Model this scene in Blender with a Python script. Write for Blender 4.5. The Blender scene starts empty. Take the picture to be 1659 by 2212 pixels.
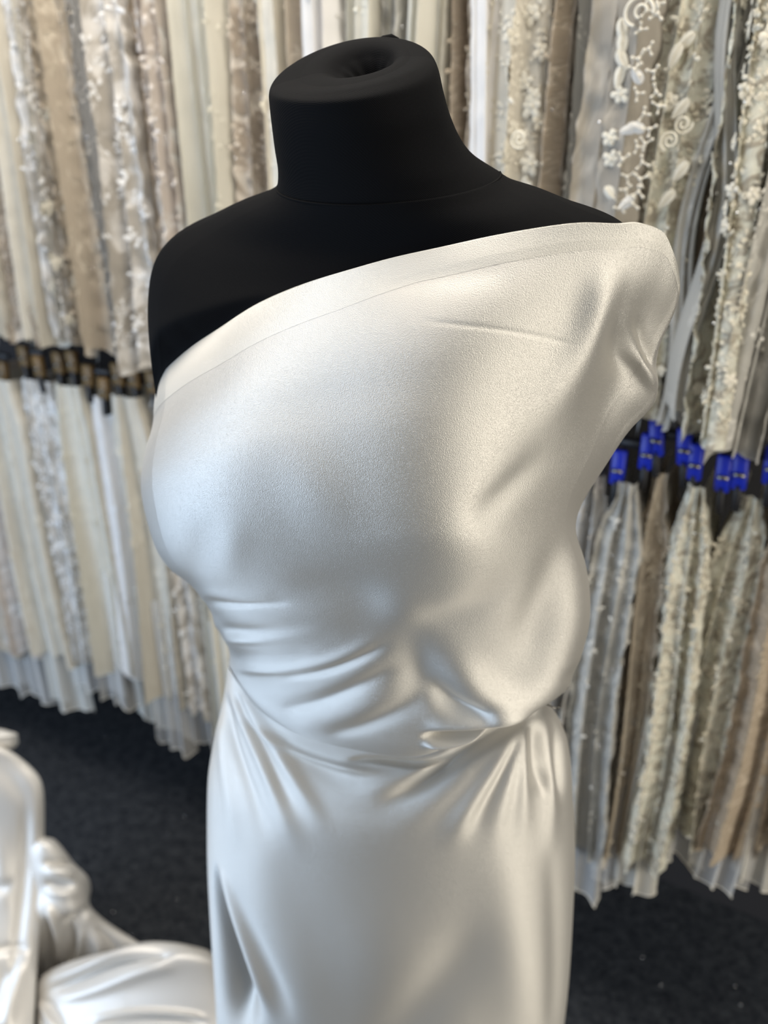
import bpy, math, random
import numpy as np
from mathutils import Vector

# ------------------------------------------------------------------ camera, world, lights, exposure
SC = bpy.context.scene
COL = SC.collection
W, H, F = 1659.0, 2212.0, 1661.0          # photograph size and focal length, pixels
CAM_Z, PITCH = 1.5, math.radians(23.0)
CP, SP = math.cos(PITCH), math.sin(PITCH)

cam_data = bpy.data.cameras.new('camera')
cam = bpy.data.objects.new('camera', cam_data)
COL.objects.link(cam)
cam.location = (0, 0, CAM_Z)
cam.rotation_euler = (math.radians(90) - PITCH, 0, 0)
cam_data.sensor_fit = 'VERTICAL'
cam_data.sensor_height = 36.0
cam_data.lens = F / H * 36.0
cam_data.clip_start = 0.02
cam_data.dof.use_dof = True
cam_data.dof.focus_distance = 0.50
cam_data.dof.aperture_fstop = 4.2
SC.camera = cam

world = bpy.data.worlds.new('world')
SC.world = world
world.use_nodes = True
world.node_tree.nodes['Background'].inputs[0].default_value = (0.95, 0.93, 0.90, 1)
world.node_tree.nodes['Background'].inputs[1].default_value = 0.19


def area_light(name, loc, target, sx, sy, power, color):
    d = bpy.data.lights.new(name, 'AREA')
    d.shape = 'RECTANGLE'
    d.size, d.size_y, d.energy, d.color = sx, sy, power, color
    o = bpy.data.objects.new(name, d)
    COL.objects.link(o)
    o.location = loc
    o.rotation_euler = (Vector(target) - Vector(loc)).to_track_quat('-Z', 'Y').to_euler()
    return o


area_light('window_light', (-2.3, 0.15, 0.98), (0, 0.5, 0.95), 1.8, 1.9, 50, (0.60, 0.77, 1.0))
area_light('lamp_right', (1.8, -1.25, 1.10), (0, 0.5, 0.95), 1.3, 2.1, 44, (1.0, 0.93, 0.80))
area_light('overhead_light', (0.65, 0.50, 2.75), (0.55, 0.75, 0), 1.2, 0.5, 15, (1.0, 0.93, 0.82))  # added fill to brighten the right-hand lace, no known fixture
area_light('overhead_light', (-0.6, 0.95, 2.75), (-0.6, 1.1, 0), 1.2, 0.5, 29, (1.0, 0.93, 0.84))  # added fill that lifts the left-hand lace, not a known lamp
area_light('overhead_light', (0.45, 0.02, 2.75), (0.35, 0.4, 0), 0.5, 0.9, 6, (1.0, 0.90, 0.74))

SC.view_settings.view_transform = 'Standard'
SC.view_settings.look = 'None'
SC.view_settings.gamma = 1.0
SC.view_settings.use_curve_mapping = False
SC.view_settings.exposure = 0.0

# ------------------------------------------------------------------ helpers
RNG = np.random.default_rng(7)
random.seed(7)


def at(px, py, Y):
    """world point at distance Y into the room that the photograph shows at (px, py)"""
    px, py, Y = np.broadcast_arrays(np.asarray(px, float), np.asarray(py, float), np.asarray(Y, float))
    u = (px - W / 2) / F
    v = (H / 2 - py) / F
    ry = CP + v * SP
    rz = -SP + v * CP
    t = Y / ry
    return np.stack([u * t, Y, CAM_Z + rz * t], -1)


def spline(x, y):
    """natural cubic spline; returns a function, y may be (n,) or (n,k)"""
    x = np.asarray(x, float)
    y = np.asarray(y, float)
    one = y.ndim == 1
    if one:
        y = y[:, None]
    n = len(x)
    h = np.diff(x)
    A = np.zeros((n, n))
    B = np.zeros((n, y.shape[1]))
    A[0, 0] = A[-1, -1] = 1
    for i in range(1, n - 1):
        A[i, i - 1], A[i, i], A[i, i + 1] = h[i - 1], 2 * (h[i - 1] + h[i]), h[i]
        B[i] = 6 * ((y[i + 1] - y[i]) / h[i] - (y[i] - y[i - 1]) / h[i - 1])
    M = np.linalg.solve(A, B)

    def f(q):
        q = np.asarray(q, float)
        s = q.shape
        q = q.ravel()
        i = np.clip(np.searchsorted(x, q) - 1, 0, n - 2)
        hh = h[i][:, None]
        qc = np.clip(q, x[0], x[-1])
        a = (x[i + 1] - qc)[:, None]
        b = (qc - x[i])[:, None]
        r = (M[i] * a ** 3 + M[i + 1] * b ** 3) / (6 * hh) + (y[i] / hh - M[i] * hh / 6) * a + (y[i + 1] / hh - M[i + 1] * hh / 6) * b
        lo, hi = q < x[0], q > x[-1]
        if lo.any():
            sl = (y[1] - y[0]) / h[0] - h[0] * M[1] / 6
            r[lo] += sl * (q[lo] - x[0])[:, None]
        if hi.any():
            sl = (y[-1] - y[-2]) / h[-1] + h[-1] * M[-2] / 6
            r[hi] += sl * (q[hi] - x[-1])[:, None]
        return r[:, 0].reshape(s) if one else r.reshape(s + (y.shape[1],))
    return f


def lin(pts):
    p = np.array(pts, float)
    return lambda q: np.interp(q, p[:, 0], p[:, 1])


def hash3(ix, iy, seed):
    a = (ix.astype(np.int64) * 374761393 + iy.astype(np.int64) * 668265263 + seed * 982451653) & 0x7fffffff
    a = ((a ^ (a >> 13)) * 1274126177) & 0x7fffffff
    return ((a ^ (a >> 16)) & 0xffff) / 65535.0


def noise2(x, y, seed=0):
    ix, iy = np.floor(x), np.floor(y)
    fx, fy = x - ix, y - iy
    fx, fy = fx * fx * (3 - 2 * fx), fy * fy * (3 - 2 * fy)
    a, b = hash3(ix, iy, seed), hash3(ix + 1, iy, seed)
    c, d = hash3(ix, iy + 1, seed), hash3(ix + 1, iy + 1, seed)
    return (a * (1 - fx) + b * fx) * (1 - fy) + (c * (1 - fx) + d * fx) * fy


def fractal(x, y, seed=0, octaves=3):
    r, s, w = 0, 0, 1.0
    for k in range(octaves):
        r = r + w * noise2(x * 2 ** k, y * 2 ** k, seed + k)
        s += w
        w *= .5
    return r / s


def mesh_from(name, verts, faces, mat, parent=None, smooth=True, uv=None):
    """verts (n,3); faces (m,3 or 4) index arrays"""
    verts = np.ascontiguousarray(verts, dtype=np.float32)
    faces = np.ascontiguousarray(faces, dtype=np.int32)
    me = bpy.data.meshes.new(name)
    k = faces.shape[1]
    me.vertices.add(len(verts))
    me.vertices.foreach_set('co', verts.ravel())
    me.loops.add(faces.size)
    me.loops.foreach_set('vertex_index', faces.ravel())
    me.polygons.add(len(faces))
    me.polygons.foreach_set('loop_start', np.arange(0, faces.size, k, dtype=np.int32))
    me.polygons.foreach_set('loop_total', np.full(len(faces), k, dtype=np.int32))
    me.polygons.foreach_set('use_smooth', np.full(len(faces), smooth))
    me.update(calc_edges=True)
    me.validate()
    if uv is not None:
        l = me.uv_layers.new(name='UVMap')
        l.data.foreach_set('uv', np.ascontiguousarray(uv[faces.ravel()], dtype=np.float32).ravel())
    if mat:
        me.materials.append(mat)
    o = bpy.data.objects.new(name, me)
    COL.objects.link(o)
    if parent:
        o.parent = parent
    return o


def grid_faces(R, C, closed=False, offset=0):
    i = np.arange(R - 1)[:, None]
    j = np.arange(C if closed else C - 1)[None]
    j2 = (j + 1) % C
    f = np.stack([i * C + j, i * C + j2, (i + 1) * C + j2, (i + 1) * C + j], -1)
    return f.reshape(-1, 4) + offset


def grid_mesh(name, P, mat, parent=None, closed=False, uv=None, caps=False):
    R, C = P.shape[:2]
    faces = grid_faces(R, C, closed)
    V = P.reshape(-1, 3)
    if caps:
        V = np.vstack([V, P[0].mean(0), P[-1].mean(0)])
        n = R * C
        j = np.arange(C)
        j2 = (j + 1) % C
        a = np.stack([np.full(C, n), j2, j, j], -1)
        b = np.stack([np.full(C, n + 1), (R - 1) * C + j, (R - 1) * C + j2, (R - 1) * C + j2], -1)
        q = faces.reshape(-1, 4)
        tri = np.vstack([q[:, [0, 1, 2]], q[:, [0, 2, 3]], a[:, :3], b[:, :3]])
        return mesh_from(name, V, tri, mat, parent)
    return mesh_from(name, V, faces, mat, parent, uv=None if uv is None else uv.reshape(-1, 2))


def empty(name, loc=(0, 0, 0)):
    o = bpy.data.objects.new(name, None)
    COL.objects.link(o)
    o.location = loc
    o.empty_display_size = 0.05
    return o


def tag(o, label=None, cat=None, group=None, kind=None):
    for k, v in (('label', label), ('category', cat), ('group', group), ('kind', kind)):
        if v:
            o[k] = v
    return o


def tube(name, pts, r, mat, parent=None, n=10, radii=None):
    pts = np.array(pts, float)
    T = np.gradient(pts, axis=0)
    T /= np.linalg.norm(T, axis=1)[:, None] + 1e-9
    ref = np.array([0, 0, 1.0]) if abs(T[0][2]) < .9 else np.array([1.0, 0, 0])
    P = []
    for k, (p, t) in enumerate(zip(pts, T)):
        a = np.cross(t, ref)
        a /= np.linalg.norm(a) + 1e-9
        b = np.cross(t, a)
        ang = np.linspace(0, 2 * np.pi, n, endpoint=False)
        rr = r if radii is None else radii[k]
        P.append(p + rr * (np.cos(ang)[:, None] * a + np.sin(ang)[:, None] * b))
    return grid_mesh(name, np.array(P), mat, parent, closed=True, caps=True)


def lathe(name, prof, mat, parent=None, n=32, centre=(0, 0)):
    ang = np.linspace(0, 2 * np.pi, n, endpoint=False)
    P = np.array([[(centre[0] + r * math.cos(a), centre[1] + r * math.sin(a), z) for a in ang] for r, z in prof])
    return grid_mesh(name, P, mat, parent, closed=True, caps=True)


def rbox(name, size, mat, parent, mat4, bevel=0.15):
    """box with chamfered long edges (octagonal section), mat4 = (origin, ex, ey, ez)"""
    o, ex, ey, ez = [np.array(v, float) for v in mat4]
    sx, sy, sz = size
    c = bevel * min(sx, sy)
    ring = [(-sx/2+c, -sy/2), (sx/2-c, -sy/2), (sx/2, -sy/2+c), (sx/2, sy/2-c), (sx/2-c, sy/2), (-sx/2+c, sy/2), (-sx/2, sy/2-c), (-sx/2, -sy/2+c)]
    P = []
    for z, s in ((-sz/2, .82), (-sz/2 + c, 1), (sz/2 - c, 1), (sz/2, .82)):
        P.append([o + ex * x * s + ey * y * s + ez * z for x, y in ring])
    return grid_mesh(name, np.array(P), mat, parent, closed=True, caps=True)


# ------------------------------------------------------------------ materials
def new_mat(name):
    m = bpy.data.materials.new(name)
    m.use_nodes = True
    nt = m.node_tree
    nt.nodes.clear()
    out = nt.nodes.new('ShaderNodeOutputMaterial')
    return m, nt, out


def node(nt, kind, **kw):
    n = nt.nodes.new(kind)
    for k, v in kw.items():
        if k.startswith('i_'):
            key = k[2:]
            n.inputs[int(key) if key.isdigit() else key.replace('_', ' ')].default_value = v
        else:
            setattr(n, k, v)
    return n


def plain(name, color, rough=.5, metallic=0.0, spec=.5):
    m, nt, out = new_mat(name)
    b = node(nt, 'ShaderNodeBsdfPrincipled')
    b.inputs['Base Color'].default_value = (*color, 1)
    b.inputs['Roughness'].default_value = rough
    b.inputs['Metallic'].default_value = metallic
    b.inputs['Specular IOR Level'].default_value = spec
    nt.links.new(b.outputs[0], out.inputs[0])
    return m


def satin_material(name, color, gloss=.5, rough=.33, grain=.25, warm=(.80, .78, .74), aniso=.5):
    m, nt, out = new_mat(name)
    tc = node(nt, 'ShaderNodeTexCoord')
    nz = node(nt, 'ShaderNodeTexNoise', i_Scale=1700.0, i_Detail=1.0, i_Roughness=.6)
    nt.links.new(tc.outputs['Object'], nz.inputs['Vector'])
    bp = node(nt, 'ShaderNodeBump', i_Strength=grain, i_Distance=.0004)
    nt.links.new(nz.outputs[0], bp.inputs['Height'])
    d = node(nt, 'ShaderNodeBsdfDiffuse')
    d.inputs['Color'].default_value = (*color, 1)
    g = node(nt, 'ShaderNodeBsdfAnisotropic', i_Roughness=rough, i_Anisotropy=aniso)
    tg = node(nt, 'ShaderNodeTangent', direction_type='RADIAL', axis='Z')
    nt.links.new(tg.outputs[0], g.inputs['Tangent'])
    g.inputs['Color'].default_value = (*warm, 1)
    nt.links.new(bp.outputs[0], d.inputs['Normal'])
    nt.links.new(bp.outputs[0], g.inputs['Normal'])
    mx = node(nt, 'ShaderNodeMixShader', i_0=gloss)
    nt.links.new(d.outputs[0], mx.inputs[1])
    nt.links.new(g.outputs[0], mx.inputs[2])
    nt.links.new(mx.outputs[0], out.inputs[0])
    return m


def jersey_material():
    m, nt, out = new_mat('black_jersey')
    tc = node(nt, 'ShaderNodeTexCoord')
    wv = node(nt, 'ShaderNodeTexWave', i_Scale=420.0, i_Distortion=1.0)
    wv.bands_direction = 'DIAGONAL'
    nt.links.new(tc.outputs['Object'], wv.inputs['Vector'])
    bp = node(nt, 'ShaderNodeBump', i_Strength=.35, i_Distance=.0003)
    nt.links.new(wv.outputs[0], bp.inputs['Height'])
    b = node(nt, 'ShaderNodeBsdfPrincipled')
    b.inputs['Base Color'].default_value = (.0034, .0036, .0044, 1)
    b.inputs['Roughness'].default_value = .75
    b.inputs['Specular IOR Level'].default_value = .05
    b.inputs['Sheen Weight'].default_value = .01
    b.inputs['Sheen Roughness'].default_value = .5
    nt.links.new(bp.outputs[0], b.inputs['Normal'])
    nt.links.new(b.outputs[0], out.inputs[0])
    return m


def lace_material(name, ground, motif, scale=55, stretch=.55, cover=.5, hole=.0, seed=0.0, edge=.06):
    """ground net with denser embroidered motifs; UV in metres along the cloth"""
    m, nt, out = new_mat(name)
    uv = node(nt, 'ShaderNodeUVMap')
    mp = node(nt, 'ShaderNodeMapping')
    mp.inputs['Location'].default_value = (seed, seed * .37, 0)
    mp.inputs['Scale'].default_value = (scale, scale * stretch, 1)
    nt.links.new(uv.outputs[0], mp.inputs[0])
    nz = node(nt, 'ShaderNodeTexNoise', i_Scale=1.0, i_Detail=3.0, i_Roughness=.62, i_Distortion=1.2)
    nt.links.new(mp.outputs[0], nz.inputs['Vector'])
    rp = node(nt, 'ShaderNodeValToRGB')
    rp.color_ramp.elements[0].position = max(0, 1 - cover - edge - .02)
    rp.color_ramp.elements[1].position = min(1, 1 - cover + edge + .02)
    nt.links.new(nz.outputs[0], rp.inputs[0])
    vo = node(nt, 'ShaderNodeTexVoronoi', i_Scale=2.6)
    nt.links.new(mp.outputs[0], vo.inputs['Vector'])
    mul = node(nt, 'ShaderNodeMath', operation='MULTIPLY_ADD')
    nt.links.new(vo.outputs['Distance'], mul.inputs[0])
    mul.inputs[1].default_value = -.45
    nt.links.new(rp.outputs[0], mul.inputs[2])
    mul.use_clamp = True
    cm = node(nt, 'ShaderNodeMix', data_type='RGBA')
    cm.inputs['A'].default_value = (*ground, 1)
    cm.inputs['B'].default_value = (*motif, 1)
    nt.links.new(mul.outputs[0], cm.inputs['Factor'])
    bp = node(nt, 'ShaderNodeBump', i_Strength=.6, i_Distance=.002)
    nt.links.new(mul.outputs[0], bp.inputs['Height'])
    d = node(nt, 'ShaderNodeBsdfPrincipled')
    d.inputs['Roughness'].default_value = .65
    d.inputs['Specular IOR Level'].default_value = .3
    nt.links.new(cm.outputs['Result'], d.inputs['Base Color'])
    nt.links.new(bp.outputs[0], d.inputs['Normal'])
    tl = node(nt, 'ShaderNodeBsdfTranslucent')
    nt.links.new(cm.outputs['Result'], tl.inputs[0])
    m1 = node(nt, 'ShaderNodeMixShader', i_0=.18)
    nt.links.new(d.outputs[0], m1.inputs[1])
    nt.links.new(tl.outputs[0], m1.inputs[2])
    last = m1
    if hole > 0:
        tr = node(nt, 'ShaderNodeBsdfTransparent')
        inv = node(nt, 'ShaderNodeMath', operation='MULTIPLY_ADD')
        nt.links.new(mul.outputs[0], inv.inputs[0])
        inv.inputs[1].default_value = -hole
        inv.inputs[2].default_value = hole
        m2 = node(nt, 'ShaderNodeMixShader')
        nt.links.new(inv.outputs[0], m2.inputs[0])
        nt.links.new(m1.outputs[0], m2.inputs[1])
        nt.links.new(tr.outputs[0], m2.inputs[2])
        last = m2
    nt.links.new(last.outputs[0], out.inputs[0])
    return m


def tulle_material(name, color, opacity):
    m, nt, out = new_mat(name)
    lw = node(nt, 'ShaderNodeLayerWeight', i_Blend=.35)
    ad = node(nt, 'ShaderNodeMath', operation='MULTIPLY_ADD')
    nt.links.new(lw.outputs['Facing'], ad.inputs[0])
    ad.inputs[1].default_value = .45
    ad.inputs[2].default_value = opacity
    ad.use_clamp = True
    tr = node(nt, 'ShaderNodeBsdfTransparent')
    d = node(nt, 'ShaderNodeBsdfDiffuse')
    d.inputs[0].default_value = (*color, 1)
    mx = node(nt, 'ShaderNodeMixShader')
    nt.links.new(ad.outputs[0], mx.inputs[0])
    nt.links.new(tr.outputs[0], mx.inputs[1])
    nt.links.new(d.outputs[0], mx.inputs[2])
    nt.links.new(mx.outputs[0], out.inputs[0])
    return m


def carpet_material():
    m, nt, out = new_mat('dark_carpet')
    tc = node(nt, 'ShaderNodeTexCoord')
    n1 = node(nt, 'ShaderNodeTexNoise', i_Scale=90.0, i_Detail=4.0, i_Roughness=.7)
    nt.links.new(tc.outputs['Object'], n1.inputs['Vector'])
    rp = node(nt, 'ShaderNodeValToRGB')
    rp.color_ramp.elements[0].position = .36
    rp.color_ramp.elements[0].color = (.009, .011, .016, 1)
    rp.color_ramp.elements[1].position = .66
    rp.color_ramp.elements[1].color = (.052, .058, .066, 1)
    nt.links.new(n1.outputs[0], rp.inputs[0])
    n2 = node(nt, 'ShaderNodeTexNoise', i_Scale=38.0, i_Detail=3.0, i_Roughness=.7)
    nt.links.new(tc.outputs['Object'], n2.inputs['Vector'])
    av = node(nt, 'ShaderNodeMix', data_type='FLOAT')
    av.inputs[0].default_value = .5
    nt.links.new(n1.outputs[0], av.inputs[2])
    nt.links.new(n2.outputs[0], av.inputs[3])
    nt.links.new(av.outputs[0], rp.inputs[0])
    bp = node(nt, 'ShaderNodeBump', i_Strength=.8, i_Distance=.004)
    nt.links.new(n1.outputs[0], bp.inputs['Height'])
    b = node(nt, 'ShaderNodeBsdfPrincipled')
    b.inputs['Roughness'].default_value = .95
    b.inputs['Specular IOR Level'].default_value = .1
    nt.links.new(rp.outputs[0], b.inputs['Base Color'])
    nt.links.new(bp.outputs[0], b.inputs['Normal'])
    nt.links.new(b.outputs[0], out.inputs[0])
    return m


SATIN = satin_material('ivory_satin', (.58, .565, .53), gloss=.60, rough=.53, grain=.8, aniso=.46)
SATIN_HEM = satin_material('ivory_satin_double', (.66, .64, .58), gloss=.56, rough=.53, grain=.7, aniso=.46)
SATIN_PILE = satin_material('ivory_satin_loose', (.70, .675, .635), gloss=.30, rough=.42, grain=.1, aniso=.2, warm=(.9, .88, .85))
JERSEY = jersey_material()
SEAM = plain('black_seam_thread', (.002, .002, .0025), .8, spec=.1)
STEEL = plain('pin_steel', (.25, .24, .22), .3, 1.0)
DARK_METAL = plain('dark_metal', (.03, .03, .035), .45, 1.0)
BROWN_CLIP = plain('brown_clip', (.17, .10, .03), .5)
BLACK_CLIP = plain('black_clip', (.008, .008, .011), .5)
BLUE_CLIP = plain('blue_clip', (.004, .02, .42), .4)
GREY_CLIP = plain('grey_clip', (.20, .21, .23), .5)
BEAD = plain('bead', (.66, .62, .53), .25, 0.0, .8)
CORD = plain('lace_cord', (.74, .70, .60), .5)
CORD_WHITE = plain('white_cord', (.66, .64, .60), .5)
CORD_PALE = plain('pale_cord', (.84, .79, .66), .5)
SEQUIN = plain('sequin', (.95, .95, .97), .12, 1.0)

# ------------------------------------------------------------------ setting
floor = mesh_from('floor', np.array([(-3, -2.5, 0), (3.2, -2.5, 0), (3.2, 3.4, 0), (-3, 3.4, 0), (-3, -2.5, -.05), (3.2, -2.5, -.05), (3.2, 3.4, -.05), (-3, 3.4, -.05)], float),
                  np.array([(0, 1, 2, 3), (7, 6, 5, 4), (0, 4, 5, 1), (1, 5, 6, 2), (2, 6, 7, 3), (3, 7, 4, 0)]), carpet_material(), smooth=False)
tag(floor, 'dark blue grey carpet floor', kind='structure')

# the rail line: far on the left, near on the right
RA = np.array([-.733, 1.62])
RD = np.array([1.103, -.62])
RD /= np.linalg.norm(RD)
RN = np.array([RD[1], -RD[0]])            # towards the camera
if RN[1] > 0:
    RN = -RN


def rail_point(s, off=0.0):
    return RA + RD * s + RN * off


def rail_s(px, py, off=0.0):
    """where along the rail the ray through a pixel meets the hanging plane; returns s and height"""
    u, v = (px - W / 2) / F, (H / 2 - py) / F
    d = np.array([u, CP + v * SP, -SP + v * CP])
    o = RA + RN * off
    t = (o @ RN) / (d[:2] @ RN)
    q = d[:2] * t - o
    return float(q @ RD), CAM_Z + d[2] * t


wb = [rail_point(-2.2, -.42), rail_point(3.0, -.42), rail_point(3.0, -.50), rail_point(-2.2, -.50)]
V = [(p[0], p[1], z) for z in (0, 2.9) for p in wb]
wall = mesh_from('wall_back', np.array(V), np.array([(0, 1, 5, 4), (1, 2, 6, 5), (2, 3, 7, 6), (3, 0, 4, 7), (4, 5, 6, 7), (3, 2, 1, 0)]),
                 plain('dark_wall', (.022, .022, .026), .9), smooth=False)
tag(wall, 'dark wall behind the hanging lace', kind='structure')

# ------------------------------------------------------------------ dress form and satin: lofted surfaces
BUST = [(415, 1090, 165, 300, 160, .036), (985, 1150, 215, 340, 118, .046), (690, 1080, 190, 260, 170, .013)]       # px, py, sigma x, sigma up, sigma down, depth


def bust(px, py):
    b = 0
    for x, y, sx, su, sd, a in BUST:
        sy2 = np.where(py > y, sd, su)
        b = b + a * np.exp(-((px - x) / sx) ** 2 / 2 - ((py - y) / sy2) ** 2 / 2)
    return b


def front_phi(nf, nb, lim=100):
    a = np.radians(np.linspace(-lim, lim, nf))
    b = np.radians(np.linspace(lim, 360 - lim, nb + 2))[1:-1]
    return np.concatenate([a, b])


def loft(rows, phi, nrows, dev=None, bumps=True, w=None, chest=1.0, back=None):
    """rows: (w, Lx, Ly, Rx, Ry, dev, Yc, dY, B, Bb). returns px, py, Y, cos(phi)"""
    rows = np.array(rows, float)
    f = spline(rows[:, 0], rows[:, 1:])
    if w is None:
        w = np.linspace(rows[0, 0], rows[-1, 0], nrows)
    T = f(w)[:, None, :]
    n, c = np.sin(phi)[None], np.cos(phi)[None]
    Lx, Ly, Rx, Ry, dv, Yc, dY, B, Bb = [T[..., k] for k in range(9)]
    px = (Lx + Rx) / 2 + n * (Rx - Lx) / 2
    py = (Ly + Ry) / 2 + n * (Ry - Ly) / 2
    if dev is None:
        kb = .8 if back is None else back(w)[:, None]
        py = py + dv * np.where(c > 0, c, c * kb)
    else:
        py = py + dev(px, n, c, w[:, None], (Ly + Ry) / 2 + n * (Ry - Ly) / 2)
    Y = Yc + dY * n - np.where(c > 0, B * c, Bb * c)
    if bumps:
        Y = Y - bust(px, py) * np.clip(c * 2.2 + .35, 0, 1) * chest
    return px, py, Y, np.broadcast_to(c, px.shape)


def normals(P, closed):
    if closed:
        Q = np.concatenate([P[:, -1:], P, P[:, :1]], 1)
        du = (Q[:, 2:] - Q[:, :-2])
    else:
        du = np.gradient(P, axis=1)
    dv = np.gradient(P, axis=0)
    n = np.cross(du, dv)
    n /= np.linalg.norm(n, axis=-1)[..., None] + 1e-12
    return n


def strokes_field(px, py, strokes, ends=(.18, .18)):  # stroke points and widths are image pixels, not positions on the cloth
    """sum of folds drawn in image pixels, metres along the normal. A stroke is a line of (image x, image y, pixel width, millimetres):
    a soft ridge, or a valley where the last is negative, built up by sweeping a round bump along the line"""
    D = np.zeros(px.shape)
    for pts in strokes:
        p = np.array(pts, float)
        tt = np.concatenate([[0], np.cumsum(np.hypot(*np.diff(p[:, :2], axis=0).T))])
        f = spline(tt, p) if len(p) > 2 else (lambda q, p=p, L=tt[-1]: p[0] + (p[1] - p[0]) * (q / L)[:, None])
        n = int(max(12, tt[-1] / (.45 * max(4, p[:, 2].min()))))
        al = (np.arange(n) + .5) / n
        q = f(al * tt[-1])
        ds = tt[-1] / n
        tp = np.clip(al / ends[0], 0, 1) * np.clip((1 - al) / ends[1], 0, 1)
        tp = tp * tp * (3 - 2 * tp)
        w = np.maximum(q[:, 2], 3)
        amp = q[:, 3] * tp * ds / (w * math.sqrt(math.pi))
        m = w.max() * 2.6
        sel = (px > q[:, 0].min() - m) & (px < q[:, 0].max() + m) & (py > q[:, 1].min() - m) & (py < q[:, 1].max() + m)
        if not sel.any():
            continue
        x, y = px[sel].astype(np.float32), py[sel].astype(np.float32)
        v = np.zeros(x.shape, np.float32)
        for k in range(n):
            if abs(amp[k]) < 1e-4:
                continue
            v += np.float32(amp[k]) * np.exp(-((x - np.float32(q[k, 0])) ** 2 + (y - np.float32(q[k, 1])) ** 2) * np.float32(1 / w[k] ** 2))
        D[sel] += v
    return D * 1e-3


# --- bodice -------------------------------------------------------------
NECK_PTS = [(340, 832), (352, 808), (380, 778), (420, 745), (470, 712), (540, 666), (600, 636), (680, 606), (760, 582), (850, 557),
            (950, 535), (1050, 513), (1130, 498), (1200, 487), (1270, 481), (1320, 483), (1345, 483), (1372, 481), (1400, 487), (1430, 500), (1450, 535), (1462, 570), (1467, 600)]
WAIST_PTS = [(492, 1450), (515, 1493), (545, 1532), (585, 1563), (640, 1592), (700, 1612), (765, 1626), (830, 1637), (885, 1641), (935, 1632),
             (990, 1608), (1045, 1580), (1100, 1553), (1150, 1530), (1195, 1505)]


def smooth_curve(pts):
    p = np.array(pts, float)
    tt = np.concatenate([[0], np.cumsum(np.hypot(*np.diff(p, axis=0).T))])
    q = spline(tt, p)(np.linspace(0, tt[-1], 400))
    return lambda x: np.interp(x, q[:, 0], q[:, 1])


neck_y, waist_y = smooth_curve(NECK_PTS), smooth_curve(WAIST_PTS)
BL = [(0, 340, 832), (.06, 334, 872), (.14, 329, 920), (.21, 317, 962), (.29, 307, 1010), (.36, 304, 1052), (.42, 309, 1090), (.48, 318, 1128), (.54, 330, 1168),
      (.60, 348, 1205), (.65, 376, 1238), (.70, 408, 1262), (.74, 428, 1283), (.77, 442, 1302), (.81, 460, 1332), (.85, 466, 1358), (.89, 487, 1385), (.94, 495, 1418), (1, 492, 1450)]
BR = [(0, 1467, 600), (.05, 1469, 645), (.10, 1455, 695), (.15, 1436, 740), (.20, 1426, 785), (.26, 1422, 838), (.30, 1416, 872), (.34, 1388, 905), (.40, 1342, 960),
      (.46, 1303, 1015), (.53, 1264, 1076), (.59, 1244, 1130), (.66, 1248, 1195), (.74, 1256, 1265), (.83, 1258, 1345), (.90, 1246, 1402), (.96, 1222, 1470), (1, 1195, 1505)]
BY = [(0, .580, -.076, .056, .05), (.1, .578, -.062, .070, .06), (.25, .578, -.044, .078, .07), (.45, .583, -.028, .080, .08), (.65, .590, -.028, .084, .085),
      (.85, .600, -.034, .090, .085), (1, .605, -.042, .094, .085)]
bl, br = (spline([r[0] for r in t], [r[1:] for r in t]) for t in (BL, BR))
byy = spline([r[0] for r in BY], [r[1:] for r in BY])


def bodice_rows(n=26):
    ws = np.linspace(0, 1, n)
    a, b, c = bl(ws), br(ws), byy(ws)
    return [(w, *a[i], *b[i], 0, *c[i]) for i, w in enumerate(ws)]


def bodice_dev(px, n, c, w, base):
    L0, R0 = BL[0][1:], BR[0][1:]
    L1, R1 = BL[-1][1:], BR[-1][1:]
    x0 = (L0[0] + R0[0]) / 2 + n * (R0[0] - L0[0]) / 2
    x1 = (L1[0] + R1[0]) / 2 + n * (R1[0] - L1[0]) / 2
    d0 = neck_y(x0) - ((L0[1] + R0[1]) / 2 + n * (R0[1] - L0[1]) / 2)
    d1 = waist_y(x1) - ((L1[1] + R1[1]) / 2 + n * (R1[1] - L1[1]) / 2)
    wc = np.clip(w, 0, 1)
    k = (1 - wc) ** 1.25
    return np.where(c > 0, 1.0, .5) * (d0 * k + d1 * wc ** 2.2)


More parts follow.
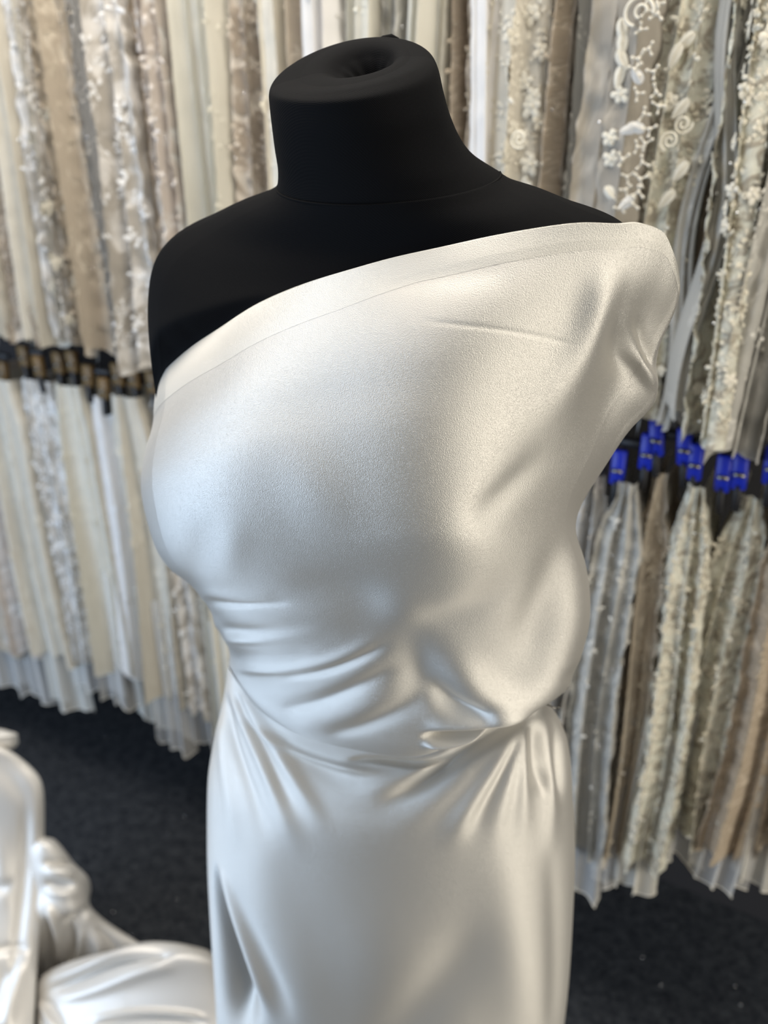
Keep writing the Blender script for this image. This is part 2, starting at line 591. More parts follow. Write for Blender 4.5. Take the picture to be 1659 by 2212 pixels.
BODICE_STROKES = [
    # left, below the bust: thin tucks running in from the side, broad cloth between them
    ([(425, 1294, 13.44, -1.56), (500, 1305, 6.72, -2.50), (560, 1304, 5.6, -2.03), (640, 1300, 7.84, -0.39)]),
    ([(430, 1280, 15.68, 1.56), (520, 1288, 13.44, 1.72), (600, 1288, 15.68, 0.39)]),
    ([(600, 1262, 40.32, 0.00), (700, 1262, 33.6, -2.34), (790, 1285, 38.08, -3.12), (860, 1325, 40.32, -1.56)]),
    ([(470, 1330, 24.64, 1.56), (560, 1330, 26.88, 2.34), (680, 1330, 33.6, 2.34), (790, 1350, 33.6, 0.00)]),
    ([(455, 1356, 15.68, -2.34), (520, 1362, 11.2, -2.34), (600, 1358, 13.44, -1.25), (690, 1345, 17.92, 0.00)]),
    ([(470, 1380, 10.08, 1.95), (540, 1384, 8.96, 1.95), (620, 1378, 13.44, 1.09), (720, 1360, 22.4, 0.00)]),
    ([(490, 1414, 15.68, -1.56), (580, 1420, 15.68, -1.56), (680, 1410, 17.92, -0.78)]),
    ([(490, 1442, 10.08, 1.95), (580, 1448, 8.96, 2.65), (680, 1436, 12.32, 2.34), (790, 1394, 17.92, 1.56), (850, 1360, 24.64, 0.00)]),
    ([(590, 1462, 6.72, -1.17), (690, 1452, 7.84, -3.28), (770, 1424, 10.08, -3.28), (850, 1386, 15.68, -1.17)]),
    ([(560, 1500, 24.64, 0.78), (660, 1490, 24.64, 1.87), (780, 1450, 24.64, 1.87), (860, 1415, 26.88, 0.78)]),
    ([(590, 1530, 11.2, -0.78), (680, 1516, 13.44, -3.12), (770, 1482, 14.56, -3.51), (860, 1446, 20.16, -1.56)]),
    ([(620, 1560, 24.64, 1.56), (720, 1548, 26.88, 3.12), (820, 1510, 29.12, 3.12), (890, 1480, 29.12, 0.78)]),
    ([(690, 1585, 13.44, -1.17), (780, 1568, 15.68, -3.51), (880, 1530, 22.4, -3.90), (930, 1515, 24.64, -1.56)]),
    # crease on the left breast
    ([(430, 1100, 44, 0), (436, 1165, 38, -2.6), (425, 1225, 36, -2.6), (420, 1270, 24, -1)]),
    ([(500, 1120, 40, .5), (500, 1180, 36, 1.6), (490, 1250, 36, 1)]),
    # soft vertical drag between the breasts
    ([(620, 940, 70, 0), (680, 1060, 70, 3), (730, 1160, 65, 1.5)]),
    # right breast and the hollow beside it
    ([(890, 1340, 46, -2), (895, 1410, 44, -5), (908, 1480, 38, -5), (930, 1540, 34, -1)]),
    ([(780, 1300, 50, 1), (860, 1312, 54, 6), (940, 1318, 54, 6), (1020, 1296, 54, 3), (1090, 1250, 54, 0)]),
    ([(800, 1470, 40, 0), (860, 1474, 46, -6), (915, 1476, 46, -8), (960, 1500, 34, -5), (1010, 1526, 22, -2)]),
    ([(880, 1315, 38, -3), (960, 1325, 34, -6), (1040, 1300, 36, -5), (1120, 1240, 44, -1)]),
    ([(925, 1485, 26, -4), (960, 1515, 22, -9), (1010, 1532, 18, -9), (1066, 1542, 13, -3)]),
    ([(960, 1410, 50, 4), (1010, 1470, 46, 9), (1070, 1510, 32, 6), (1130, 1515, 30, 1)]),
    ([(1000, 1135, 40, 0), (1070, 1078, 28, -3.2), (1130, 1025, 30, -3.2), (1200, 955, 44, 0)]),
    ([(940, 1100, 70, 0), (1060, 1000, 70, 2.4), (1150, 900, 70, 2.8), (1240, 780, 60, .5)]),
    ([(900, 1230, 100, 1), (1000, 1195, 110, 5), (1090, 1120, 110, 1)]),
    # shoulder crest, and the cloth that falls away and back under it
    ([(1350, 560, 46, 1), (1312, 615, 38, 5), (1280, 700, 36, 7), (1232, 800, 46, 6), (1150, 930, 60, 2)]),
    ([(1440, 610, 60, -4), (1400, 720, 56, -9), (1345, 840, 56, -10), (1290, 980, 50, -4)]),
    ([(1330, 680, 34, 0), (1348, 752, 34, -5), (1368, 808, 30, -5), (1385, 860, 26, 0)]),
    ([(1350, 650, 24, .5), (1372, 718, 21, 2.6), (1396, 775, 18, 4.4), (1412, 818, 16, 4.4), (1420, 860, 15, .5)]),
    ([(1390, 690, 16, -1), (1410, 745, 13, -4), (1421, 785, 12, -4), (1428, 810, 10, -1)]),
    # the loose bag of cloth at the right side
    ([(1242, 1130, 24, 1), (1240, 1240, 34, 7), (1226, 1350, 44, 11), (1192, 1440, 44, 8), (1155, 1490, 40, 2)]),
    ([(1215, 1150, 28, -1), (1180, 1260, 36, -3.5), (1145, 1350, 40, -3.5), (1110, 1430, 40, -1)]),
    ([(1195, 1458, 20, 0), (1216, 1452, 18, -2.5), (1236, 1434, 16, -.5)]),
    # waist: eye-shaped folds right of the middle
    ([(905, 1572, 18, 2), (1000, 1560, 15, 6), (1090, 1535, 14, 5), (1150, 1515, 12, 2)]),
    ([(905, 1592, 7, -7), (980, 1587, 9, -17), (1060, 1566, 8, -15), (1125, 1543, 7, -6)]),
    ([(905, 1608, 9, 5), (970, 1607, 9, 8), (1030, 1590, 8, 7), (1090, 1562, 8, 3)]),
    # the bag stands proud of the skirt along its lower right edge
    ([(960, 1600, 30, 0), (1030, 1575, 34, 6), (1110, 1530, 38, 10), (1180, 1480, 40, 8), (1235, 1420, 36, 1)]),
    # chest: drag line out from the shoulder, hem shadow
    ([(880, 690, 7, 0), (1000, 702, 6, -.35), (1120, 718, 6, -.45), (1250, 745, 7, -.3)]),
    ([(780, 632, 22, 0), (880, 606, 28, -.9), (1000, 592, 30, -1.1), (1120, 582, 30, -.4)]),
]


def bodice_surface(phi, w, extra=0.0):
    px, py, Y, c = loft(bodice_rows(), phi, None, dev=bodice_dev, w=w)
    P = at(px, py, Y)
    N = normals(P, True)
    if (N[len(w) // 2, len(phi) // 3] @ (np.array([0, 0, CAM_Z]) - P[len(w) // 2, len(phi) // 3])) < 0:
        N = -N
    D = strokes_field(px, py, BODICE_STROKES) * np.clip(c * 4 + .6, 0, 1)
    t = np.clip((w - .962) / .038, 0, 1)[:, None]
    D = D - .0045 * t ** 2 * (c > -.2)
    P = P + N * (D + extra)[..., None]
    return px, py, P, N, c


drape = empty('satin_drape', (0, .58, 0))
drape.location = (0, 0, 0)
tag(drape, 'glossy ivory satin pinned one-shouldered around the black dress form', 'fabric')
PHI = front_phi(520, 70)
wv = np.linspace(0, 1, 430)
bpx, bpy_, BP, BN, bc = bodice_surface(PHI, wv)
# roll the neckline edge inwards and the waist edge under
k = np.linspace(1, 0, 7)[:-1]
top_roll = [BP[0] - BN[0] * (.004 * t) + (BP[0] - BP[1]) * (.6 * math.sin(t * math.pi)) for t in k]
bot_roll = [BP[-1] - BN[-1] * (.016 * t ** 1.2) + np.array([0, 0, -.004 * math.sin(t * math.pi) + .006 * t]) for t in np.linspace(0, 1, 12)[1:]]
BPX = np.concatenate([np.array(top_roll), BP, np.array(bot_roll)], 0)
grid_mesh('bodice', BPX, SATIN, drape, closed=True)

# turned-in hem along the neckline, a second layer of cloth
wh = lin([(-1, .105), (-.7, .105), (-.3, .085), (.0, .062), (.5, .058), (.8, .05), (1, .045)])
hphi = np.radians(np.linspace(-97, 97, 520))
hw = wh(np.sin(hphi))
rows_h = 46
px_, py_, Y_, c_ = [], [], [], []
Hs = []
full = bodice_surface(hphi, np.linspace(0, .14, 90))
HP, HN = full[2], full[3]
HPo = np.zeros((rows_h + 5, len(hphi), 3))
for j in range(len(hphi)):
    q = np.linspace(0, hw[j] / .14 * 89, rows_h)
    i = np.minimum(q.astype(int), 88)
    fr = (q - i)[:, None]
    P = HP[i, j] * (1 - fr) + HP[i + 1, j] * fr
    N = HN[i, j] * (1 - fr) + HN[i + 1, j] * fr
    th = .0001 + .0004 * np.clip((1 - np.linspace(0, 1, rows_h)) * 3, 0, 1)[:, None]
    HPo[5:, j] = P + N * th
    for r in range(5):
        t = (5 - r) / 5
        HPo[r, j] = P[0] + N[0] * (.0005 - .004 * t) + (P[0] - P[3]) * .25 * math.sin(min(1, t * 1.4) * math.pi * .7)
grid_mesh('folded_hem', HPo, SATIN_HEM, drape)

# depth map of the bodice, used to keep what lies under it underneath
DM = np.full((int(H / 4) + 2, int(W / 4) + 2), 9.0)
fr = bc > -.05
np.minimum.at(DM, ((bpy_[fr] / 4).astype(int).clip(0, DM.shape[0] - 1), (bpx[fr] / 4).astype(int).clip(0, DM.shape[1] - 1)), BP[..., 1][fr])
DM[DM > 8] = -1


def dilate(D, n):
    for _ in range(n):
        Q = np.pad(D, 1, mode='edge')
        st = np.stack([Q[i:i + D.shape[0], j:j + D.shape[1]] for i in range(3) for j in range(3)])
        m = (st > 0)
        av = (st * m).sum(0) / np.maximum(m.sum(0), 1)
        D = np.where(D > 0, D, np.where(m.any(0), av, D))
    return D


def soften(D, n):
    for _ in range(n):
        m = (D > 0) * 1.0
        Q, M = np.pad(D * m, 1), np.pad(m, 1)
        q = sum(Q[i:i + D.shape[0], j:j + D.shape[1]] for i in range(3) for j in range(3))
        k = sum(M[i:i + D.shape[0], j:j + D.shape[1]] for i in range(3) for j in range(3))
        D = np.where(D > 0, q / np.maximum(k, 1), D)
    return D


DM = soften(DM, 2)
DM0 = dilate(DM, 3)
DM = soften(dilate(DM, 14), 2)


def keep_under(px, py, Y, c, gap, n=6, DM=DM):
    """push a surface back, smoothly, where the bodice covers it"""
    fx, fy = np.clip(px / 4 - .5, 0, DM.shape[1] - 2), np.clip(py / 4 - .5, 0, DM.shape[0] - 2)
    ix, iy = fx.astype(int), fy.astype(int)
    fx, fy = fx - ix, fy - iy
    q = [DM[iy, ix], DM[iy, ix + 1], DM[iy + 1, ix], DM[iy + 1, ix + 1]]
    ok = np.min(q, 0) > 0
    d = (q[0] * (1 - fx) + q[1] * fx) * (1 - fy) + (q[2] * (1 - fx) + q[3] * fx) * fy
    push = np.where((c > -.1) & ok, np.maximum(0, d + gap - Y), 0)
    hard = push.copy()
    for _ in range(n):
        push = (np.roll(push, 1, 1) + push * 2 + np.roll(push, -1, 1)) / 4
        q = np.pad(push, ((1, 1), (0, 0)), mode='edge')
        push = (q[2:] + q[1:-1] * 2 + q[:-2]) / 4
    return Y + np.maximum(push, hard * .85)


# --- skirt --------------------------------------------------------------

SK_TOP = smooth_curve([(490, 1435), (540, 1505), (600, 1540), (700, 1585), (800, 1607), (880, 1612), (940, 1603), (1000, 1578), (1060, 1550), (1120, 1525), (1190, 1512)])
SL = [(0, 494, 1432), (.03, 489, 1465), (.08, 480, 1515), (.14, 466, 1580), (.20, 454, 1640), (.28, 448, 1700), (.38, 447, 1780), (.5, 448, 1870), (.62, 452, 1960), (.75, 457, 2050), (.88, 463, 2140), (1, 468, 2225)]
SR = [(0, 1186, 1512), (.03, 1194, 1530), (.08, 1210, 1570), (.14, 1222, 1615), (.20, 1230, 1660), (.28, 1236, 1715), (.38, 1242, 1795), (.5, 1242, 1880), (.62, 1238, 1965), (.75, 1233, 2050), (.88, 1226, 2140), (1, 1217, 2225)]
SY = [(0, .622, -.036, .082, .075), (.06, .616, -.036, .084, .08), (.15, .607, -.034, .091, .085), (.4, .60, -.030, .098, .09), (.7, .60, -.030, .098, .095), (1, .605, -.030, .096, .1)]
sl, sr = (spline([r[0] for r in t], [r[1:] for r in t]) for t in (SL, SR))
syy = spline([r[0] for r in SY], [r[1:] for r in SY])


def skirt_rows(n=22):
    ws = np.linspace(0, 1, n)
    a, b, c = sl(ws), sr(ws), syy(ws)
    return [(w, *a[i], *b[i], 0, *c[i]) for i, w in enumerate(ws)]


def skirt_dev(px, n, c, w, base):
    x0 = (SL[0][1] + SR[0][1]) / 2 + n * (SR[0][1] - SL[0][1]) / 2
    d0 = SK_TOP(x0) - ((SL[0][2] + SR[0][2]) / 2 + n * (SR[0][2] - SL[0][2]) / 2)
    return np.where(c > 0, 1.0, .5) * (d0 * (1 - w) ** 1.6 + 55 * np.maximum(c, 0) * w)


SKIRT_STROKES = [
    # drag folds fanning out of the left waist
    ([(492, 1470, 8, 2), (528, 1560, 12, 4), (575, 1660, 16, 5), (625, 1780, 24, 3), (660, 1880, 34, 0)]),
    ([(500, 1480, 7, -2), (556, 1590, 9, -4), (598, 1680, 11, -4), (640, 1770, 16, -1), (670, 1840, 20, 0)]),
    ([(510, 1480, 8, 3), (590, 1605, 14, 5), (640, 1685, 16, 5), (690, 1770, 22, 2), (720, 1840, 30, 0)]),
    ([(530, 1540, 12, -1), (600, 1600, 18, -2.5), (690, 1655, 28, -3.5), (790, 1705, 36, -1)]),
    ([(486, 1490, 8, -1.5), (503, 1590, 10, -3.5), (535, 1690, 12, -3.5), (570, 1790, 18, -1.5), (590, 1860, 22, 0)]),
    ([(476, 1540, 10, 1.5), (482, 1640, 12, 2.5), (500, 1760, 18, 2), (510, 1880, 24, 0)]),
    # rolled top edge of the skirt along the waist
    ([(508, 1500, 9, 0), (548, 1560, 9, 3), (605, 1608, 9, 4), (700, 1648, 9, 4), (790, 1667, 10, 4), (860, 1674, 10, 1)]),
    ([(740, 1645, 6, 0), (800, 1640, 6, -5), (880, 1648, 7, -7), (960, 1640, 8, -6), (1010, 1615, 8, -2)]),
    # inverted pleat at the left edge
    ([(466, 1850, 5, 0), (476, 1950, 11, -11), (498, 2060, 20, -22), (522, 2180, 28, -30), (538, 2260, 32, -32)]),
    ([(468, 1855, 8, 1), (505, 1960, 12, 4), (548, 2080, 15, 6), (600, 2225, 18, 6)]),
    ([(500, 1900, 16, 0), (545, 2000, 16, -2), (600, 2120, 18, -3), (640, 2225, 20, -3)]),
    # diagonal drag from the right waist
    ([(1175, 1526, 13, -7), (1085, 1580, 17, -14), (1010, 1622, 16, -14), (940, 1672, 15, -11), (870, 1712, 17, -8), (790, 1750, 22, 0)]),
    ([(1030, 1650, 26, 1), (960, 1712, 28, 4), (880, 1768, 34, 2), (800, 1800, 40, 0)]),
    ([(940, 1650, 16, 2), (860, 1685, 22, 3), (760, 1705, 30, 1)]),
    # pleats fanning out of the pin
    ([(1118, 1580, 12, 1), (1066, 1668, 18, 3.6), (1005, 1755, 26, 5), (955, 1850, 40, 2)]),
    ([(1124, 1585, 9, -.8), (1085, 1665, 12, -2.6), (1042, 1745, 17, -2.6), (1000, 1830, 24, -.8)]),
    ([(1132, 1575, 10, 1), (1108, 1655, 14, 2.4), (1082, 1745, 20, 2.6), (1050, 1860, 30, .6)]),
    ([(1137, 1568, 10, 2), (1135, 1640, 13, 3.2), (1131, 1735, 18, 3), (1128, 1850, 26, 0)]),
    ([(1156, 1556, 18, -4), (1155, 1612, 17, -6), (1152, 1670, 15, -3), (1150, 1740, 14, 0)]),
    ([(1178, 1540, 10, 1.5), (1182, 1620, 12, 3), (1190, 1705, 13, 4), (1190, 1800, 18, 2), (1190, 1890, 22, 0)]),
    ([(1164, 1660, 12, -.5), (1168, 1690, 13, -3), (1172, 1722, 12, -.5)]),
    ([(1197, 1548, 8, -1.5), (1200, 1620, 9, -3.6), (1205, 1695, 9, -3.6), (1209, 1760, 10, -.5)]),
    ([(1192, 1528, 9, 2), (1212, 1590, 12, 4), (1223, 1660, 13, 3), (1228, 1750, 15, .5)]),
    # broad slow folds over the thigh
    ([(1085, 1790, 60, 2), (1112, 1930, 70, 6), (1130, 2080, 70, 9), (1130, 2300, 70, 9)]),
    ([(1190, 1800, 20, 0), (1196, 1950, 22, -3), (1196, 2100, 22, -4), (1190, 2300, 22, -4)]),
    ([(560, 1760, 60, 2), (570, 1950, 60, 4), (640, 2120, 60, 5), (680, 2300, 60, 5)]),
    ([(820, 2300, 60, -5), (900, 2190, 60, -7), (990, 2080, 60, -7), (1040, 1960, 60, -3)]),
    ([(760, 1960, 90, 1), (830, 2050, 90, 4), (780, 2200, 90, 4)]),
]
SPHI = front_phi(520, 70)
sw = np.linspace(0, 1, 400)
spx, spy, sY, sc = loft(skirt_rows(), SPHI, None, dev=skirt_dev, w=sw, bumps=False)
SP_ = at(spx, spy, sY)
SN = normals(SP_, True)
if SN[200, 260, 1] > 0:
    SN = -SN
SP_ = SP_ + SN * (strokes_field(spx, spy, SKIRT_STROKES, ends=(.12, .30)) * np.clip(sc * 4 + .6, 0, 1))[..., None]
# stay below the bodice where the two overlap
Yk = keep_under(spx, spy, SP_[..., 1], sc, .004, 10, DM0)
SP_ = at(spx, spy, Yk) * (Yk > SP_[..., 1] + 1e-6)[..., None] + SP_ * (Yk <= SP_[..., 1] + 1e-6)[..., None]
# below the frame the cloth simply falls to the carpet
last, cen = SP_[-1], SP_[-1].mean(0)
fall = []
for t in np.linspace(0, 1, 30)[1:]:
    q = last.copy()
    q[:, 2] = last[:, 2] * (1 - t) + .006 * t
    g = 1 + .10 * t ** 1.5
    ang = np.arctan2(last[:, 1] - cen[1], last[:, 0] - cen[0])
    q[:, :2] = cen[:2] + (last[:, :2] - cen[:2]) * g * (1 + .03 * t * np.sin(ang * 9))[:, None]
    fall.append(q)
grid_mesh('skirt', np.concatenate([SP_, np.array(fall)], 0), SATIN, drape, closed=True)

# --- dress form ---------------------------------------------------------
form = empty('dress_form')
tag(form, 'black jersey covered dressmaking form with capped neck under the ivory satin', 'mannequin')
TORSO = [(0, 598, 407, 1081, 376, 49, .600, -.022, .060, .055), (.05, 566, 425, 1112, 396, 52, .600, -.030, .058, .055), (.12, 505, 449, 1180, 420, 62, .598, -.045, .054, .055),
         (.19, 442, 481, 1255, 452, 76, .595, -.058, .050, .055), (.25, 392, 507, 1322, 478, 92, .590, -.066, .049, .055), (.30, 352, 540, 1366, 508, 104, .586, -.070, .050, .055),
         (.34, 329, 582, 1376, 548, 106, .584, -.070, .055, .055), (.38, 320, 640, 1362, 610, 92, .584, -.066, .064, .06), (.43, 320, 710, 1330, 690, 66, .584, -.055, .070, .06), (.48, 325, 770, 1300, 760, 40, .586, -.045, .072, .06),
         (.54, 333, 832, 1270, 850, 20, .588, -.038, .074, .06), (.62, 345, 960, 1220, 980, 0, .590, -.026, .076, .06), (.70, 352, 1090, 1190, 1110, 0, .592, -.026, .078, .065),
         (.78, 480, 1320, 1170, 1300, 0, .60, -.026, .075, .065), (.84, 545, 1450, 1120, 1470, 60, .605, -.035, .060, .06), (.90, 520, 1700, 1150, 1700, 60, .605, -.03, .060, .06), (1, 530, 2000, 1150, 2000, 60, .605, -.03, .058, .06)]
TPHI = front_phi(200, 60)
tw = np.concatenate([np.linspace(0, .6, 170), np.linspace(.6, 1, 70)[1:]])
tpx, tpy, tY, tc = loft(TORSO, TPHI, None, w=tw, chest=.75)
tY = keep_under(tpx, tpy, tY, tc, .007)
TP = at(tpx, tpy, tY)
grid_mesh('torso', TP, JERSEY, form, closed=True, caps=True)

NECK = [(0, 597, 408, 1082, 377, 49, .600, -.022, .061, .055), (.08, 600, 392, 1056, 361, 48, .599, -.021, .059, .054), (.18, 600, 365, 1028, 342, 47, .598, -.02, .058, .053),
        (.32, 595, 332, 999, 308, 46, .598, -.018, .058, .052), (.48, 589, 288, 977, 262, 45, .598, -.016, .059, .052), (.64, 584, 246, 964, 222, 44, .598, -.015, .061, .053),
        (.76, 581, 216, 955, 186, 43, .599, -.014, .062, .054), (.84, 581, 203, 950, 163, 42, .600, -.013, .063, .055), (.90, 585, 193, 943, 143, 41, .601, -.012, .062, .055),
        (.945, 597, 184, 931, 128, 40, .603, -.011, .058, .052), (.975, 618, 176, 912, 122, 38, .604, -.010, .053, .048), (1.0, 648, 169, 886, 122, 34, .605, -.008, .043, .042)]
NPHI = front_phi(160, 90)
nw = np.linspace(0, 1, 120)
npx, npy, nY, nc = loft(NECK, NPHI, None, w=nw, bumps=False, back=lin([(0, .8), (.6, .8), (.9, 1.6), (1, 1.7)]))
NP = at(npx, npy, nY)
grid_mesh('neck', NP, JERSEY, form, closed=True)
# cap: from the rim into the gathered hollow
rim = NP[-1]
hole = at(803, 150, .612)
hole = np.asarray(hole).reshape(3)
up = np.cross(rim[40] - rim[0], rim[120] - rim[0])
up /= np.linalg.norm(up)
if up[2] < 0:
    up = -up
tang = NP[-1] - NP[-2]
rows_c = []
rr = np.linspace(0, 1, 44)
aa = np.arange(rim.shape[0])
for t in rr:
    e = rim * (1 - t) + hole * t
    s = .0018 * math.sin(min(t / .5, 1) * math.pi) - .030 * (np.clip((t - .30) / .70, 0, 1)) ** 2.2
    ripple = .0011 * np.sin(NPHI * 11 + .6 * np.sin(NPHI * 3)) * np.clip((t - .45) / .4, 0, 1)
    rows_c.append(e + up * (s + ripple)[:, None] if isinstance(ripple, np.ndarray) else e + up * s)
grid_mesh('neck_cap', np.array(rows_c), JERSEY, form, closed=True)
# stitched collar seam and the gathers' tail at the back of the cap
seam_pts = []
sel = np.where(np.abs(np.degrees(NPHI)) <= 99)[0]
cam_p = np.array([0, 0, CAM_Z])
for j in sel[::4]:
    p = NP[0, j]
    seam_pts.append(p + (cam_p - p) / np.linalg.norm(cam_p - p) * .0012)
tube('collar_seam', seam_pts, .0009, SEAM, form, n=6)
tube('gathered_tail', [at(815, 96, .652), at(830, 88, .654), at(846, 83, .656), at(860, 88, .655)], .003, JERSEY, form, n=8, radii=[.003, .0035, .003, .002])
base_c = TP[-1].mean(0)
tube('stand_pole', [(base_c[0], base_c[1], z) for z in (.03, .3, .6, base_c[2] + .05)], .016, DARK_METAL, form, n=16)
lathe('stand_base', [(.001, .002), (.13, .002), (.135, .008), (.13, .016), (.04, .026), (.02, .05), (.001, .05)], DARK_METAL, form, centre=(base_c[0], base_c[1]))

# pin that holds the pleats at the waist
pin = empty('dressmaking_pin')
tag(pin, 'fine steel dressmaking pin holding the satin pleats at the right waist', 'pin')
pa, pb = at(1172, 1518, .545), at(1201, 1530, .540)
tube('shaft', [pa, (pa + pb) / 2, pb], .0007, STEEL, pin, n=8)
th = np.linspace(0, 2 * np.pi, 13)
ex = np.array([1, 0, 0.0])
ez = np.array([0, -.35, .94])
tube('coil_head', [pb + .0016 * (ex * (1 + math.cos(a + math.pi)) + ez * math.sin(a)) for a in th], .00055, STEEL, pin, n=6)


def base_at(e, loc):
    """put an Empty at the thing's base without moving its parts"""
    v = Vector(loc)
    e.location = v
    for ch in e.children:
        ch.matrix_parent_inverse.translation = -v


base_at(form, (base_c[0], base_c[1], 0))
base_at(drape, (base_c[0], base_c[1], 0))
base_at(pin, tuple(pa))

# ------------------------------------------------------------------ lace hanging on two rails
def rail(name, z, off, label):
    p = [(*rail_point(s, off), z) for s in np.linspace(-1.3, 2.4, 12)]
    r = tube(name, p, .0125, DARK_METAL, n=14)
    tag(r, label, 'rail')
    return r


rail('upper_rail', 2.11, 0.0, 'dark metal clothes rail carrying the upper row of lace')
rail('lower_rail', 1.255, -.03, 'dark metal clothes rail carrying the lower row of lace on clip hangers')

LACE = {
    'cream': lace_material('cream_lace', (0.681, 0.635, 0.543), (.82, .78, .68), 30, .25, .45, seed=1.0, edge=.2),
    'pale': lace_material('pale_lace', (.70, .67, .58), (.80, .77, .68), 22, .12, .5, seed=2.3, edge=.2),
    'white': lace_material('white_motif_lace', (0.468, 0.429, 0.374), (.90, .87, .83), 26, .5, .50, seed=3.1),
    'tan': lace_material('tan_lace', (0.546, 0.469, 0.371), (0.854, 0.769, 0.634), 60, .4, .42, seed=4.7),
    'mottled': lace_material('mottled_lace', (0.415, 0.348, 0.281), (0.854, 0.781, 0.683), 42, .6, .48, seed=5.2),
    'grey': lace_material('grey_net', (0.518, 0.498, 0.467), (0.878, 0.842, 0.793), 120, .6, .40, seed=6.9),
    'pink': lace_material('blush_lace', (0.600, 0.531, 0.470), (0.880, 0.880, 0.854), 34, .6, .42, seed=7.4),
    'brown': lace_material('brown_net', (0.488, 0.403, 0.305), (0.732, 0.634, 0.512), 90, 1.0, .45, seed=8.8),
    'corded': lace_material('corded_lace', (0.456, 0.413, 0.334), (0.880, 0.880, 0.769), 60, .7, .55, seed=9.5),
    'sheer': lace_material('sheer_lace', (0.504, 0.491, 0.454), (.78, .76, .71), 40, .35, .40, seed=10.2),
    'net': lace_material('sprig_net', (0.368, 0.336, 0.288), (.66, .61, .53), 24, .4, .40, seed=12.3, edge=.12),
    'folded': lace_material('white_folded_cloth', (.84, .82, .80), (.88, .86, .84), 20, .1, .5, seed=11.1, edge=.3),
}
TULLE = tulle_material('tulle', (.80, .79, .77), .26)
TULLE_DENSE = tulle_material('tulle_double', (.80, .78, .72), .46)

EMB = {k: plain('thread_' + k, tuple(min(.86, 1.16 * x) for x in c), .6) for k, c in dict(cream=(.66, .62, .53), pale=(.62, .60, .52), white=(.84, .81, .77), tan=(.48, .42, .33), mottled=(.50, .44, .37),
       grey=(.50, .48, .45), pink=(.62, .57, .53), brown=(.38, .32, .24), corded=(.62, .58, .48), sheer=(.60, .58, .53), net=(.66, .62, .54), folded=(.80, .78, .75)).items()}

# shared small pieces -----------------------------------------------------
def ico(r, sub=1):
    import bmesh
    bm = bmesh.new()
    bmesh.ops.create_icosphere(bm, subdivisions=sub, radius=r)
    v = np.array([x.co[:] for x in bm.verts])
    f = np.array([[y.index for y in x.verts] for x in bm.faces])
    bm.free()
    return v, f


def join(parts):
    V, Fc, n = [], [], 0
    for v, f in parts:
        V.append(v)
        Fc.append(f + n)
        n += len(v)
    return np.vstack(V), np.vstack(Fc)


def strip_tube(pts, r, n=5):
    pts = np.array(pts, float)
    T = np.gradient(pts, axis=0)
    T /= np.linalg.norm(T, axis=1)[:, None] + 1e-9
    a = np.cross(T, np.array([0, 0, 1.0]) + 1e-4)
    a /= np.linalg.norm(a, axis=1)[:, None] + 1e-9
    b = np.cross(T, a)
    ang = np.linspace(0, 2 * np.pi, n, endpoint=False)
    P = pts[:, None] + r * (np.cos(ang)[None, :, None] * a[:, None] + np.sin(ang)[None, :, None] * b[:, None])
    q = grid_faces(len(pts), n, True)
    return P.reshape(-1, 3), np.vstack([q[:, [0, 1, 2]], q[:, [0, 2, 3]]])


def sprig_shape(seed):
    g = np.random.default_rng(seed)
    parts, p0 = [], np.zeros(3)
    v, f = ico(.0026)
    parts.append((v, f))
    for k in range(3):
        a = g.uniform(0, .7) + k * 2.1
        e = np.array([math.cos(a), math.sin(a), 0]) * g.uniform(.006, .0085)
        parts.append(strip_tube([p0, e * .5, e], .0011, 4))
        parts.append((v * .85 + e, f))
    return join(parts)


def spiral_shape():
    t = np.linspace(0, 1, 40)
    a = t * 3.4 * np.pi
    r = .0018 + .0082 * t
    return strip_tube(np.stack([r * np.cos(a), r * np.sin(a), 0 * t + .001], -1), .0012, 6)


def scroll_shape():
    t = np.linspace(0, 1, 30)
    a = -.5 + t * 4.6
    r = .017 - .006 * t
    return join([strip_tube(np.stack([r * np.cos(a), r * np.sin(a), 0 * t], -1), .0018, 6),
                 strip_tube(np.stack([.006 * np.cos(a) + .004, .006 * np.sin(a), 0 * t + .001], -1), .0015, 5)])


def petal(cx, cy, ang, L, wd, rise=.002, n=10):
    t = np.linspace(0, 2 * np.pi, n, endpoint=False)
    x = L / 2 + L / 2 * np.cos(t)
    y = wd / 2 * np.sin(t) * (1 + .25 * np.cos(t))
    V = np.stack([cx + x * math.cos(ang) - y * math.sin(ang), cy + x * math.sin(ang) + y * math.cos(ang), 0 * t], -1)
    V = np.vstack([V, [cx + L / 2 * math.cos(ang), cy + L / 2 * math.sin(ang), rise]])
    j = np.arange(n)
    return V, np.stack([j, (j + 1) % n, np.full(n, n)], -1)


def flower_shape(seed, n=5, L=.011, wd=.0075):
    g = np.random.default_rng(seed)
    a0 = g.uniform(0, 6)
    ps = [petal(0, 0, a0 + k * 2 * math.pi / n, L * g.uniform(.8, 1.15), wd) for k in range(n)]
    ps.append((ico(.0022)[0] + [0, 0, .0015], ico(.0022)[1]))
    return join(ps)


def leaf_shape(L=.024, wd=.012):
    return join([petal(-L / 2, 0, 0, L, wd, .003, 14), strip_tube([(-L / 2, 0, .003), (0, .001, .0045), (L / 2, 0, .002)], .0008, 4)])


def mesh_data(name, vf, mat):
    o = mesh_from(name, vf[0], vf[1], mat)
    me = o.data
    bpy.data.objects.remove(o)
    return me


